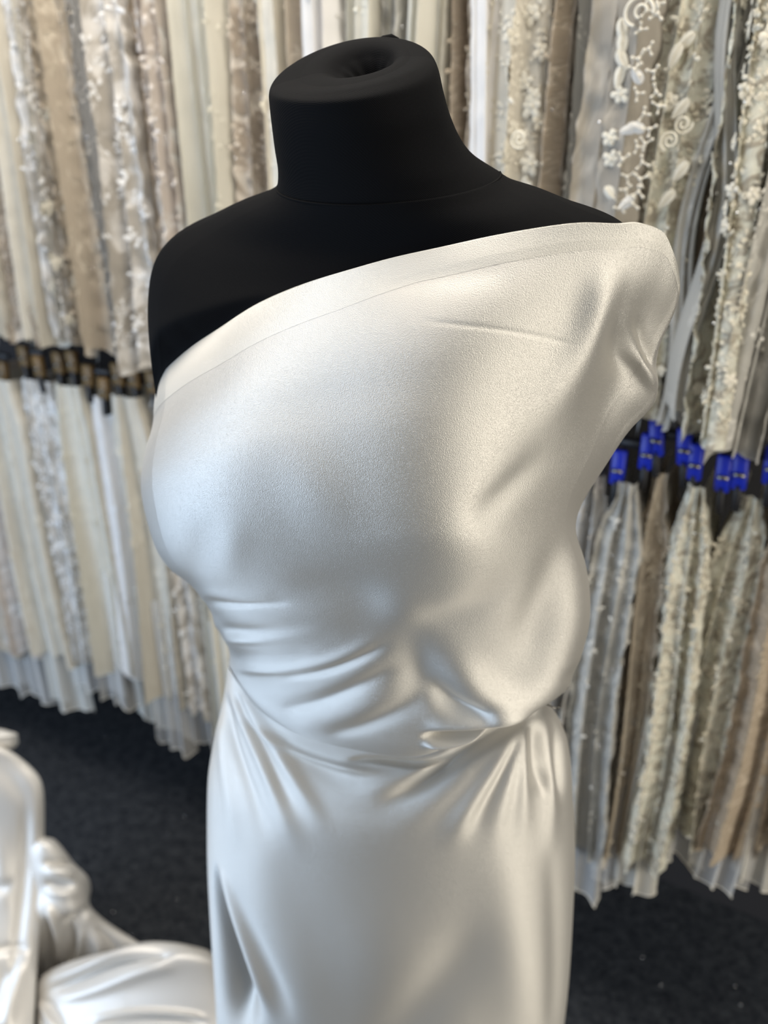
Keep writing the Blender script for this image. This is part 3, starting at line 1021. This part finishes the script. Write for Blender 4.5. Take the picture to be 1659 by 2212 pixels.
SHAPES = {
    'beaded_sprig': [mesh_data('beaded_sprig', sprig_shape(k), BEAD) for k in range(4)],
    'spiral_motif': [mesh_data('spiral_motif', spiral_shape(), CORD_PALE)],
    'scroll_motif': [mesh_data('scroll_motif', scroll_shape(), CORD)],
    'leaf_motif': [mesh_data('leaf_motif', leaf_shape(), CORD)],
    'white_leaf_motif': [mesh_data('leaf_motif', leaf_shape(.028, .015), CORD_WHITE)],
    'flower_motif': [mesh_data('flower_motif', flower_shape(k), CORD) for k in range(3)],
    'sequin': [mesh_data('sequin', ico(.0019, 1), SEQUIN)],
}


class Length:
    """one folded length of lace hanging from the rail"""
    def __init__(self, s, w_top, w_bot, z_top, z_bot, off, seed, lump=.003, pleat=1.0, hem=.012, gather=1.0):
        self.s, self.wt, self.wb, self.zt, self.zb, self.off, self.seed, self.lump, self.hem = s, w_top, w_bot, z_top, z_bot, off, seed, lump, hem
        g = np.random.default_rng(seed)
        self.f = g.uniform([1.0, 2.2, 3.6], [1.8, 3.2, 5.5])
        self.p = g.uniform(0, 6.28, 3)
        self.c = g.uniform([.5, .35, .15], [1.0, .7, .45]) * pleat
        self.dr = g.uniform(-1.4, 1.4, 3)
        self.lean = g.uniform(-.012, .012)
        self.hp = g.uniform(0, 6.28, 2)
        self.gather = gather
        self.sway = (0.0, 0.0, 0.0)

    def pos(self, a, t, lump=True, back=0.0):
        """a 0..1 across, t 0 (top) .. 1 (hem)"""
        e = np.clip(t / .16, 0, 1)
        e = e * e * (3 - 2 * e)
        wd = (self.wt + (self.wb - self.wt) * t ** .8) * (self.gather + (1 - self.gather) * e)
        x = (a - .5) * wd + self.lean * (t - .3) + .006 * np.sin(5 * t + self.p[0]) + self.sway[0] * np.sin(self.sway[1] * t + self.sway[2])
        am = .004 + .017 * t ** .7
        y = sum(c * np.sin(2 * np.pi * f * a + p + d * t) for f, p, c, d in zip(self.f, self.p, self.c, self.dr)) * am
        edge = np.abs(2 * a - 1)
        y = y - .022 * edge ** 4 * (.4 + .6 * t) + .010 - back
        x = x + .35 * am * np.cos(2 * np.pi * self.f[1] * a + self.p[1])
        zb = self.zb + self.hem * (np.sin(2 * np.pi * self.f[0] * a + self.hp[0]) * .7 + .4 * np.sin(2 * np.pi * 3.1 * a + self.hp[1]))
        z = self.zt + (zb - self.zt) * t
        if lump:
            n = fractal(a * wd * 90 + self.seed * 7.1, z * 62, self.seed, 3) - .5
            y = y + self.lump * 2 * n
            x = x + self.lump * (fractal(a * 9 + 3.3, z * 55, self.seed + 50, 2) - .5) * edge ** 3 * 3
        s = self.s + x
        o = self.off + y
        return np.stack([RA[0] + RD[0] * s + RN[0] * o, RA[1] + RD[1] * s + RN[1] * o, z], -1)

    def cloth(self, nu=46, nv=110):
        a = np.linspace(0, 1, nu)[None] + np.zeros((nv, 1))
        t = np.linspace(0, 1, nv)[:, None] + np.zeros((1, nu))
        P = self.pos(a, t)
        # the sides run back out of sight
        L = P[:, :1] + np.concatenate([-RN * 1.0, [0]]) * np.array([.11, .06, .02])[None, :, None]
        R = P[:, -1:] + np.concatenate([-RN * 1.0, [0]]) * np.array([.02, .06, .11])[None, :, None]
        P = np.concatenate([L, P, R], 1)
        uu = np.concatenate([np.tile([-.11, -.06, -.02], (nv, 1)), a * max(self.wb, .05) * 1.5, np.tile([.02, .06, .11], (nv, 1)) + self.wb * 1.5], 1)
        uv = np.stack([uu + self.seed * 1.37, np.concatenate([t[:, :1]] * 3 + [t] + [t[:, :1]] * 3, 1) * (self.zt - self.zb)], -1)
        return P, uv

    def at(self, px, py, lift=.002):
        """frame on the cloth where the photograph shows (px, py): position, across, up, normal"""
        s, z = rail_s(px, py, self.off + .01)
        t = np.clip((self.zt - z) / (self.zt - self.zb), .01, .99)
        wd = self.wt + (self.wb - self.wt) * t ** .8
        a = np.clip((s - self.s - self.lean * (t - .3)) / wd + .5, .03, .97)
        return self.frame(a, t, lift)

    def front(self, px, py, lift=.003):
        """like at(), but lying flat against the crests of the pleats"""
        p, ex, ez, n = self.at(px, py)
        s, z = rail_s(px, py, self.off + .015)
        t = np.clip((self.zt - z) / (self.zt - self.zb), .01, .99)
        a0 = ((p[:2] - RA) @ RD - self.s) / self.wb + .5
        q = self.pos(np.clip(a0 + np.linspace(-.12, .12, 9), .02, .98), np.full(9, t), False)
        o = ((q[:, :2] - RA) @ RN).max() + lift
        s, z = rail_s(px, py, o)
        c = RA + RD * s + RN * o
        return np.array([c[0], c[1], z]), np.array([RD[0], RD[1], 0]), np.array([0, 0, 1.0]), np.array([RN[0], RN[1], 0])

    def frame(self, a, t, lift=.002, lump=False):
        p, q, r = (self.pos(np.array(x), np.array(y), False) for x, y in ((a, t), (a + .01, t), (a, t + .003)))
        ex = (q - p) / np.linalg.norm(q - p)
        ez = (p - r) / np.linalg.norm(p - r)
        n = np.cross(ex, ez)
        if n[:2] @ RN < 0:
            n = -n
        n /= np.linalg.norm(n)
        ez = np.cross(n, ex)
        if lump:
            return self.pos(np.array(a), np.array(t)) + n * lift, ex, ez, n
        return p + n * (lift + self.lump * .8), ex, ez, n


from mathutils import Matrix


def place(shape, fr, parent, rot=0.0, scale=1.0, name=None):
    me = SHAPES[shape][random.randrange(len(SHAPES[shape]))]
    o = bpy.data.objects.new(name or shape.replace('white_', ''), me)
    p, ex, ey, n = fr
    c, s = math.cos(rot), math.sin(rot)
    X, Y = ex * c + ey * s, -ex * s + ey * c
    o.matrix_world = Matrix(((X[0], Y[0], n[0], p[0]), (X[1], Y[1], n[1], p[1]), (X[2], Y[2], n[2], p[2]), (0, 0, 0, 1))) @ Matrix.Scale(scale, 4)
    o.parent = parent
    COL.objects.link(o)
    return o


def embroidery(L, n, g, mat, parent, lo=.12, hi=.97, size=1.0):
    """worked sprays of small petals along a curling stem, too fine to count"""
    parts = []
    for k in range(n):
        a, t = g.uniform(.06, .94), g.uniform(lo, hi)
        th, cur = g.uniform(0, 6.28), g.uniform(-.8, .8)
        m = int(g.integers(4, 8))
        for q in range(m):
            p, ex, ez, nn = L.frame(float(np.clip(a, .02, .98)), float(np.clip(t, .02, .99)), .0004, True)
            v, f = petal(0, 0, th + (1.0 if q % 2 else -1.0), g.uniform(.0045, .0085) * size, g.uniform(.0028, .0048) * size, .0016, 7)
            parts.append((p + v[:, :1] * ex + v[:, 1:2] * ez + v[:, 2:] * nn, f))
            a += math.cos(th) * .0042 * size / L.wb
            t -= math.sin(th) * .0042 * size / (L.zt - L.zb)
            th += cur
    v, f = join(parts)
    o = mesh_from('embroidery', v, f, mat, parent)
    o['kind'] = 'stuff'
    return o


# upper row: (pixel across at y=350, width in pixels, kind, petals, sequins, pixel height of hem, label)
UPPER = [
    (-118, 62, 'tan', 30, 0, 700, 'tan lace length on the upper rail, leftmost and half out of sight'),
    (-52, 62, 'cream', 20, 0, 705, 'smooth cream lace length on the upper rail beside the leftmost tan one'),
    (18, 70, 'mottled', 60, 1, 722, 'dark mottled brown lace length near the left end of the upper rail'),
    (84, 66, 'cream', 0, 0, 730, 'plain smooth cream lace length right of the dark mottled brown one'),
    (140, 60, 'white', 90, 3, 722, 'lace length with white raised flowers near the left end of the upper rail'),
    (198, 58, 'tan', 40, 1, 748, 'tan netted lace length right of the white flowered one, upper rail'),
    (252, 48, 'grey', 30, 6, 765, 'grey beaded net length with a dark groove, above the brown clips'),
    (304, 66, 'white', 70, 2, 785, 'blush lace length with scattered white blossoms, upper rail'),
    (356, 46, 'brown', 0, 0, 792, 'dull brown lace length between blush blossoms and frilled lace'),
    (402, 50, 'pink', 80, 3, 798, 'frilled blush lace length left of the pale streaked tulle'),
    (456, 62, 'pale', 0, 1, 800, 'pale greenish cream streaked length left of the neck'),
    (520, 66, 'pale', 14, 2, 805, 'pale cream length with a few white tufts above the far shoulder'),
    (580, 60, 'mottled', 40, 3, 808, 'brown spotted lace length with sequins left of the neck'),
    (636, 56, 'cream', 20, 3, 812, 'cream scalloped length just left of the neck top'),
    (688, 54, 'tan', 20, 1, 815, 'tan strip of lace behind the left edge of the neck cap'),
    (738, 50, 'folded', 10, 0, 818, 'bright white lace strip behind the neck cap'),
    (788, 52, 'grey', 20, 1, 822, 'grey lace strip behind the gathered top of the neck'),
    (842, 58, 'pale', 10, 1, 828, 'pale cream strip directly behind the neck cap peak'),
    (898, 56, 'sheer', 10, 1, 832, 'sheer grey cream strip behind the right half of the neck'),
    (952, 58, 'pale', 0, 3, 838, 'smooth pale length at the right edge of the neck'),
    (1010, 46, 'brown', 60, 0, 845, 'brown length with scalloped beading right of the neck'),
    (1070, 46, 'folded', 0, 0, 852, 'stiff white folded strip standing out right of the neck'),
    (1128, 104, 'cream', 90, 4, 860, 'cream applique length with blossoms right of the white folded strip'),
    (1208, 48, 'brown', 30, 1, 868, 'dark brown net length between applique blossoms and beige lace'),
    (1268, 78, 'sheer', 40, 0, 874, 'sheer grey lace length left of the beaded sprig length'),
    (1356, 104, 'net', 0, 2, 880, 'sheer lace length with white beaded sprigs above the shoulder'),
    (1462, 104, 'corded', 90, 4, 905, 'corded lace length with two cream spirals, upper rail'),
    (1545, 70, 'folded', 0, 0, 912, 'crossed white cloth strips between spiral lace and corded lace'),
    (1618, 104, 'corded', 160, 8, 940, 'thick corded lace length with beaded edging at the right edge'),
    (1722, 110, 'sheer', 20, 1, 985, 'sheer grey tulle lace length beyond the right edge, upper rail'),
    (1835, 118, 'cream', 30, 0, 985, 'cream lace length far right of the upper rail'),
]
# lower row: (pixel across at y=1200, width, kind, petals, sequins, lace hem, tulle hem, clip, label)
LOWER = [
    (-120, 78, 'pink', 20, 0, 1360, 1430, 'brown', 'blush lace length on the lower rail, leftmost and half out of sight'),
    (-46, 74, 'tan', 20, 0, 1372, 1450, 'brown', 'tan lace length on the lower rail at the left edge'),
    (18, 66, 'pink', 40, 2, 1385, 1475, 'brown', 'greyish blush lace length on the lower rail at the left edge'),
    (82, 72, 'cream', 20, 1, 1388, 1490, 'brown', 'smooth cream length beside the greyish blush one, lower rail'),
    (152, 76, 'white', 130, 3, 1400, 1465, 'brown', 'cream length with bushy white embroidery, lower rail at left'),
    (218, 60, 'pale', 60, 2, 1420, 1490, 'brown', 'pale embroidered length right of the bushy white one'),
    (272, 60, 'folded', 20, 1, 1445, 1540, 'brown', 'bright white satin-edged length among the lower left lace'),
    (332, 64, 'cream', 30, 2, 1480, 1585, 'brown', 'cream length with hanging tulle points left of the bust'),
    (398, 70, 'white', 60, 3, 1520, 1590, 'brown', 'flowered ivory length with a pair of sequins near its hem'),
    (470, 76, 'pale', 20, 1, 1580, 1660, 'brown', 'pale length touching the dress outline below the left bust'),
    (545, 76, 'cream', 0, 0, 1600, 1690, 'brown', 'cream length half hidden by the left waist'),
    (625, 80, 'tan', 0, 0, 1620, 1720, 'brown', 'tan length hidden behind the left half of the bodice'),
    (705, 80, 'sheer', 0, 0, 1650, 1745, 'brown', 'sheer length hidden behind the middle of the bodice'),
    (790, 84, 'pale', 0, 0, 1690, 1775, 'blue', 'pale length hidden behind the waist'),
    (880, 88, 'corded', 0, 0, 1720, 1800, 'blue', 'corded length hidden behind the right breast'),
    (970, 90, 'cream', 0, 0, 1750, 1830, 'blue', 'cream length hidden behind the right side of the bodice'),
    (1065, 92, 'tan', 0, 0, 1780, 1860, 'blue', 'tan length hidden behind the underarm of the drape'),
    (1160, 88, 'brown', 20, 0, 1800, 1890, 'blue', 'brown net length just behind the right waist'),
    (1262, 70, 'grey', 40, 2, 1830, 1935, 'blue', 'dark grey net length beside the underarm of the drape'),
    (1342, 92, 'sheer', 50, 6, 1850, 1950, 'blue', 'sheer pearly length with sequins right of the waist'),
    (1416, 62, 'tan', 40, 1, 1870, 1950, 'blue', 'narrow beige length left of the leafy one, lower right'),
    (1500, 90, 'corded', 150, 3, 1885, 1955, 'blue', 'leafy embroidered length hanging to the lower right carpet'),
    (1596, 104, 'corded', 120, 2, 1850, 1915, 'blue', 'loop edged corded length at the right, lower rail'),
    (1712, 116, 'brown', 40, 0, 1880, 1960, 'blue', 'brown shaded length at the right edge, lower rail'),
    (1832, 120, 'tan', 20, 0, 1890, 1990, 'blue', 'tan length far right of the lower rail'),
]


def px_to_m(px, py, wpx):
    a, b = rail_s(px - wpx / 2, py)[0], rail_s(px + wpx / 2, py)[0]
    return abs(b - a)


SPRIGS = [(1421, 30), (1384, 64), (1402, 105), (1380, 127), (1413, 155), (1377, 202), (1418, 199), (1391, 246), (1404, 279), (1377, 318), (1394, 310), (1388, 351),
          (1355, 382), (1383, 387), (1352, 410), (1380, 415), (1345, 345), (1330, 300), (1366, 440), (1340, 450), (1420, 8), (1398, 20), (1424, 230), (1372, 150)]
UP = {}
for i, (px, wpx, kind, npet, nseq, hem, label) in enumerate(UPPER):
    g = np.random.default_rng(100 + i)
    s, _ = rail_s(px, 350)
    w = px_to_m(px, 350, wpx)
    _, zb = rail_s(px + 20, hem)
    near = px > 1040
    L = Length(s, w * 1.08, w * 1.34, 2.115, zb, .025 + (i % 2) * .016 + g.uniform(-.006, .006) + {1356: .032, 1462: .022, 1128: .022, 1618: .026}.get(px, 0) + (.014 if kind == 'folded' else 0) - (.014 if kind == 'brown' else 0), 100 + i,
               lump=.0012 if kind in ('pale', 'folded', 'cream') else .0046, pleat={1356: .3, 1462: .45, 1128: .5}.get(px, .5 if kind == 'folded' else 1.0), hem=.010)
    e = empty('lace_length')
    tag(e, label, 'lace', 'lace lengths on the upper rail')
    if px == 1545:      # two white strips twisted across a darker backing
        B = Length(s, w * 1.0, w * 1.2, 2.115, zb, .0, 999, pleat=.6)
        P, uv = B.cloth(30, 80)
        grid_mesh('backing', P, LACE['brown'], e, uv=uv)
        for q in (0, 1):
            B = Length(s - .004 + .010 * q, w * .55, w * .62, 2.115, zb + .02 * q, .034 + .010 * q, 930 + q, lump=.0005, pleat=.25)
            B.sway = (.010, 15.0, 3.14 * q)
            P, uv = B.cloth(16, 140)
            grid_mesh('white_strip', P, LACE['sheer'], e, uv=uv)
    else:
        P, uv = L.cloth(46, 120)
        grid_mesh('cloth', P, LACE[kind], e, uv=uv)
    if npet:
        embroidery(L, int(npet * (1.5 if near else .9)) + 6, g, EMB[kind], e, lo=.3, size=1.15 if near else 1.5)
    for k in range(nseq):
        place('sequin', L.frame(g.uniform(.1, .9), g.uniform(.38, .97), .002), e)
    UP[px] = (L, e)
    base_at(e, (*rail_point(s, L.off), zb))
L, e = UP[1356]
EX = []
for x, y in SPRIGS:
    EX.append((place('beaded_sprig', L.front(x, y), e, random.uniform(0, 6), random.uniform(.85, 1.1)), e))
for x, y, r in ((1344, 66, .6), (1344, 97, .4), (1344, 130, .9), (1338, 166, .2), (1322, 420, 1.2)):
    EX.append((place('leaf_motif', L.front(x, y), e, r + 1.2, 1.0), e))
for x, y, r in ((1376, 163, -.9), (1358, 280, .2), (1375, 275, -.4), (1352, 440, .7)):
    EX.append((place('white_leaf_motif', L.front(x, y), e, r, .72), e))
EX.append((place('scroll_motif', L.front(1377, 30), e, .4, 1.0), e))
for x, y in ((1340, 205), (1320, 345), (1318, 300)):
    EX.append((place('flower_motif', L.front(x, y), e, 0, .9), e))
L, e = UP[1462]
for x, y, r in ((1447, 304, 0), (1476, 268, 2.0)):
    EX.append((place('spiral_motif', L.front(x, y), e, r, 1.05), e))
for x, y, r in ((1470, 235, .9), (1480, 90, .8), (1458, 120, 1.2), (1440, 430, .9), (1470, 370, 1.0)):
    EX.append((place('leaf_motif', L.front(x, y), e, r, 1.0), e))
for k in range(14):
    EX.append((place('flower_motif', L.frame(random.uniform(.1, .9), random.uniform(.4, .95)), e, random.uniform(0, 6), random.uniform(.6, 1)), e))
L, e = UP[1128]
for k in range(16):
    EX.append((place('flower_motif', L.at(1100 + random.uniform(0, 62), 40 + k * 24 + random.uniform(-10, 10)), e, random.uniform(0, 6), random.uniform(.8, 1.3)), e))
EX.append((place('spiral_motif', L.front(1122, 300), e, 1.0, 1.1), e))
L, e = UP[1618]
for k in range(26):
    EX.append((place('flower_motif', L.frame(random.uniform(.08, .92), random.uniform(.45, .97)), e, random.uniform(0, 6), random.uniform(.7, 1.2)), e))
for k in range(20):
    EX.append((place('beaded_sprig', L.frame(.88 - .02 * k / 20, .5 + k * .022), e, 1.57, .5), e))
L, e = UP[140]
for k in range(12):
    EX.append((place('flower_motif', L.frame(random.uniform(.1, .9), random.uniform(.5, .97)), e, random.uniform(0, 6), random.uniform(1.0, 1.6)), e))


def clip_hanger(s, z, color, width, tilt, label):
    """two spring clips on a short bar with a wire hook over the rail"""
    e = empty('clip_hanger')
    tag(e, label, 'hanger', 'clip hangers on the lower rail')
    body = {'brown': BROWN_CLIP, 'blue': BLUE_CLIP}[color]
    o = np.array([*rail_point(s, .004), z])
    ez = np.array([RD[0] * tilt, RD[1] * tilt, 1.0])
    ez /= np.linalg.norm(ez)
    ex = np.array([*RD, 0.0])
    ey = np.array([*RN, 0.0])
    rbox('hanger_bar', (width * 1.5, .010, .012), BLACK_CLIP, e, (o + ez * .020, ex, ey, ez), .2)
    for q in (-1, 1):
        c = o + ex * q * width * (.42 if color == 'brown' else .5) + ez * random.uniform(-.014, .014) * (1 if color == 'brown' else 1.5)
        b = rbox('clip', (.027, .013, .044) if color == 'brown' else (.019, .014, .050), body, e, (c + ey * .006, ex, ey, ez), .16)
        rbox('jaw', (.010, .018, .040), BLACK_CLIP, b, (c - ez * .036 + ey * .004, ex, ey, ez), .2)
        tube('spring', [c + ex * t + ey * .014 - ez * .004 for t in (-.007, 0, .007)], .0032, STEEL, b, n=8)
    r = np.array([*rail_point(s, -.03), 1.255])
    t = np.linspace(-.6, math.pi + .1, 14)
    arc = [r + np.array([*(RN * math.cos(a) * .0165), math.sin(a) * .0165]) for a in t]
    tube('hook', [o + ez * .02, (o + ez * .02 + arc[0]) / 2] + arc, .0018, STEEL, e, n=6)
    return e


for i, (px, wpx, kind, npet, nseq, hem, thw, clip, label) in enumerate(LOWER):
    g = np.random.default_rng(300 + i)
    s, _ = rail_s(px, 1200)
    w = px_to_m(px, 1200, wpx)
    _, zb = rail_s(px, hem)
    _, zt2 = rail_s(px, thw)
    zt = 1.118 + g.uniform(-.012, .014) + (.012 if clip == 'blue' else 0)
    hid = 520 < px < 1150
    L = Length(s, w * 1.0, w * 1.36, zt, zb, (i % 2) * .016 + g.uniform(-.008, .006), 300 + i, lump=.0012 if kind in ('pale', 'folded', 'cream') else .0044,
               hem=.014, gather=.42 if clip == 'blue' else .74)
    e = empty('lace_length')
    tag(e, label, 'lace', 'lace lengths on the lower rail')
    P, uv = L.cloth(46, 100 if not hid else 50)
    grid_mesh('cloth', P, LACE[kind], e, uv=uv)
    T = Length(s, w * .95, w * 1.42, zt - .05, zt2, L.off - .010, 500 + i, lump=.0004, hem=.009, pleat=.6)
    a = np.linspace(0, 1, 40)[None] + np.zeros((36, 1))
    t = np.linspace(.5, 1, 36)[:, None] + np.zeros((1, 40))
    TPz = T.pos(a, t, False)
    grid_mesh('tulle_hem', TPz, TULLE if i % 3 else TULLE_DENSE, e)
    tube('hem_edge', TPz[-1], .0011, EMB['sheer'], e, n=5)
    if npet:
        embroidery(L, int(npet * 1.1) + 4, g, EMB[kind], e, lo=.06, size=1.3)
    for k in range(nseq):
        place('sequin', L.frame(g.uniform(.1, .9), g.uniform(.05, .95), .002), e)
    base_at(e, (*rail_point(s, L.off), zb))
    names = {'brown': 'brown clip hanger gripping ', 'blue': 'blue clip hanger gripping '}
    h = clip_hanger(s, zt + .030 + g.uniform(-.004, .012), clip, min(w * .62, .05) if clip == 'brown' else .036, g.uniform(-.18, .18), names[clip] + label.split(',')[0])
    base_at(h, (*rail_point(s, 0), zt + .03))
for e in [o for o in COL.objects if o.type == 'EMPTY']:
    for ch in e.children:
        ch.matrix_parent_inverse.translation = -e.location

# ------------------------------------------------------------------ loose satin heaped on the carpet, lower left
heap = empty('satin_length')
tag(heap, 'crumpled ivory satin length heaped on the carpet left of the skirt', 'fabric')


def heap_part(name, rows, strokes, nr=160, nf=200, mat=None):
    phi = front_phi(nf, 40, 110)
    px, py, Y, c = loft(rows, phi, nr, bumps=False)
    P = at(px, py, Y)
    N = normals(P, True)
    m = N[nr // 2, nf // 2]
    if m @ (cam_p - P[nr // 2, nf // 2]) < 0:
        N = -N
    P = P + N * (strokes_field(px, py, strokes) * np.clip(c * 4 + .6, 0, 1))[..., None]
    P[..., 2] = np.maximum(P[..., 2], .004)
    return grid_mesh(name, P, mat or SATIN_PILE, heap, closed=True, caps=True)


heap_part('draped_end', [(0, -130, 1600, 6, 1614, -8, 1.20, 0, .01, .03), (.05, -150, 1612, 30, 1628, -10, 1.195, 0, .02, .04), (.12, -170, 1640, 66, 1656, -8, 1.19, 0, .024, .05),
                         (.2, -180, 1680, 90, 1690, 0, 1.175, 0, .026, .06), (.3, -180, 1740, 96, 1750, 0, 1.16, 0, .026, .07), (.42, -190, 1830, 95, 1830, 0, 1.14, 0, .026, .08), (.6, -200, 1950, 89, 1950, 0, 1.09, 0, .026, .08), (.8, -210, 2090, 80, 2090, 0, 1.01, 0, .026, .08), (1, -220, 2280, 70, 2280, 0, .90, 0, .026, .08)],
          [([(50, 1690, 14, 0), (54, 1800, 12, -6), (46, 1950, 12, -7), (30, 2100, 12, -5), (24, 2200, 12, -5)]), ([(74, 1690, 12, 2), (78, 1800, 12, 5), (70, 1950, 12, 5), (56, 2150, 12, 4)]),
           ([(-10, 1780, 26, 0), (8, 1880, 24, 9), (0, 1980, 26, 3)]), ([(-30, 1900, 14, -4), (0, 1920, 13, -10), (30, 1900, 14, -3)]), ([(10, 2230, 16, 3), (30, 2140, 14, 11), (50, 2070, 12, 2)]), ([(-20, 1650, 30, 0), (20, 1680, 24, -7), (60, 1740, 18, -1)]),
           ([(-30, 2212, 20, -8), (0, 2120, 20, -12), (20, 2080, 18, -2)]), ([(-20, 2060, 12, -4), (30, 2046, 10, -9), (70, 2052, 10, -2)])])
heap_part('roll_end', [(0, -40, 1574, 14, 1578, -3, 1.225, 0, .006, .006), (.1, -46, 1582, 30, 1582, 2, 1.225, 0, .02, .02), (.35, -50, 1594, 39, 1592, 4, 1.225, 0, .028, .025), (.65, -50, 1606, 40, 1604, 5, 1.225, 0, .028, .025), (.9, -46, 1622, 26, 1618, 5, 1.225, 0, .02, .02), (1, -40, 1632, 10, 1626, 5, 1.225, 0, .008, .01)],
          [([(0, 1600, 6, -2), (14, 1596, 7, -3), (26, 1604, 6, -1)])], 40, 60)
heap_part('ruffled_fold', [(0, 60, 1808, 118, 1814, -4, 1.16, 0, .015, .03), (.08, 50, 1825, 134, 1830, -6, 1.155, 0, .03, .04), (.2, 40, 1858, 162, 1866, 0, 1.15, 0, .045, .05), (.34, 40, 1900, 190, 1895, 0, 1.14, 0, .05, .05), (.46, 40, 1935, 196, 1925, 0, 1.13, 0, .05, .05),
                           (.58, 40, 1975, 194, 1952, 8, 1.11, 0, .05, .05), (.7, 40, 2020, 226, 1988, 12, 1.10, 0, .035, .05), (.84, 40, 2062, 300, 2036, 12, 1.085, 0, .02, .05), (1, 40, 2110, 350, 2070, 10, 1.075, 0, .005, .03)],
          [([(95, 1862, 7, -6), (130, 1866, 8, -12), (162, 1868, 7, -3)]), ([(95, 1882, 10, 6), (130, 1884, 12, 11), (165, 1890, 10, 4)]), ([(95, 1905, 7, -7), (130, 1912, 8, -13), (165, 1910, 7, -3)]),
           ([(100, 1925, 10, 6), (135, 1932, 12, 10), (170, 1930, 12, 4)]), ([(130, 1985, 8, -8), (165, 1982, 9, -16), (194, 1960, 8, -7)]), ([(95, 1945, 7, 4), (116, 1980, 8, 14), (130, 2040, 8, 14), (126, 2095, 8, 4)]),
           ([(148, 1990, 7, -6), (158, 2040, 7, -16), (146, 2090, 7, -7)]), ([(98, 1975, 7, -6), (102, 2040, 8, -14), (108, 2100, 8, -5)]), ([(178, 2000, 8, 4), (172, 2050, 8, 9), (165, 2100, 8, 4)]), ([(190, 2010, 12, 3), (215, 2045, 14, 9), (200, 2100, 14, 3)]), ([(205, 2000, 7, -3), (240, 2035, 8, -6), (260, 2070, 8, -2)])])
heap_part('folded_panel', [(0, 84, 2122, 462, 2068, -46, 1.02, .0, .004, .02), (.05, 82, 2132, 468, 2080, -44, 1.005, .0, .010, .03), (.16, 82, 2160, 478, 2108, -32, .985, 0, .014, .04), (.4, 82, 2200, 488, 2160, -12, .955, 0, .018, .04), (.7, 82, 2260, 498, 2235, 0, .91, 0, .02, .04), (1, 82, 2330, 500, 2310, 0, .86, 0, .02, .04)],
          [([(92, 2146, 9, -8), (200, 2108, 11, -20), (320, 2068, 10, -20), (390, 2056, 8, -3)]), ([(92, 2126, 6, 4), (200, 2084, 7, 9), (320, 2046, 7, 9), (400, 2046, 7, 3), (450, 2066, 7, 2)]), ([(100, 2170, 12, 2), (220, 2134, 14, 8), (340, 2092, 14, 7), (400, 2090, 14, 1)]), ([(190, 2205, 7, 4), (270, 2190, 7, 8), (370, 2188, 7, 8), (455, 2200, 7, 4)]),
           ([(200, 2216, 6, -5), (280, 2202, 6, -9), (370, 2200, 6, -9), (455, 2212, 6, -4)]), ([(85, 2160, 6, 3), (100, 2190, 7, 9), (120, 2225, 8, 6)]), ([(100, 2160, 6, -3), (120, 2190, 7, -10), (140, 2225, 8, -5)])])
base_at(heap, (-.62, 1.05, 0))

# stray sequins on the carpet
FS = [(244, 1970, 'beside the crumpled satin heap, closest to its folds'), (398, 1764, 'nearest the left edge of the skirt, upper of two'), (364, 1800, 'a hand left of the skirt, below its upper neighbour'), (382, 1942, 'left of the skirt, above the folded satin panel'),
      (284, 2020, 'just behind the top of the folded satin panel'), (178, 1510, 'under the tulle hems at the left'), (228, 1595, 'in the middle of the dark carpet at left'), (1388, 2068, 'right of the skirt, nearest the tulle hems'),
      (1588, 2130, 'brightest of those at the lower right corner'), (1428, 2128, 'right of the skirt, low in the view'), (1600, 2170, 'lowest of those at the right edge')]
for i, (x, y, where) in enumerate(FS):
    v = (H / 2 - y) / F
    Yf = (CAM_Z - .0016) / ((SP - v * CP) / (CP + v * SP))
    p = at(x, y, Yf)
    o = bpy.data.objects.new('loose_sequin', SHAPES['sequin'][0])
    COL.objects.link(o)
    o.location = p.tolist()
    o.scale = (1, 1, .8)
    tag(o, 'silver sequin on the carpet ' + where, 'sequin', 'sequins dropped on the carpet')
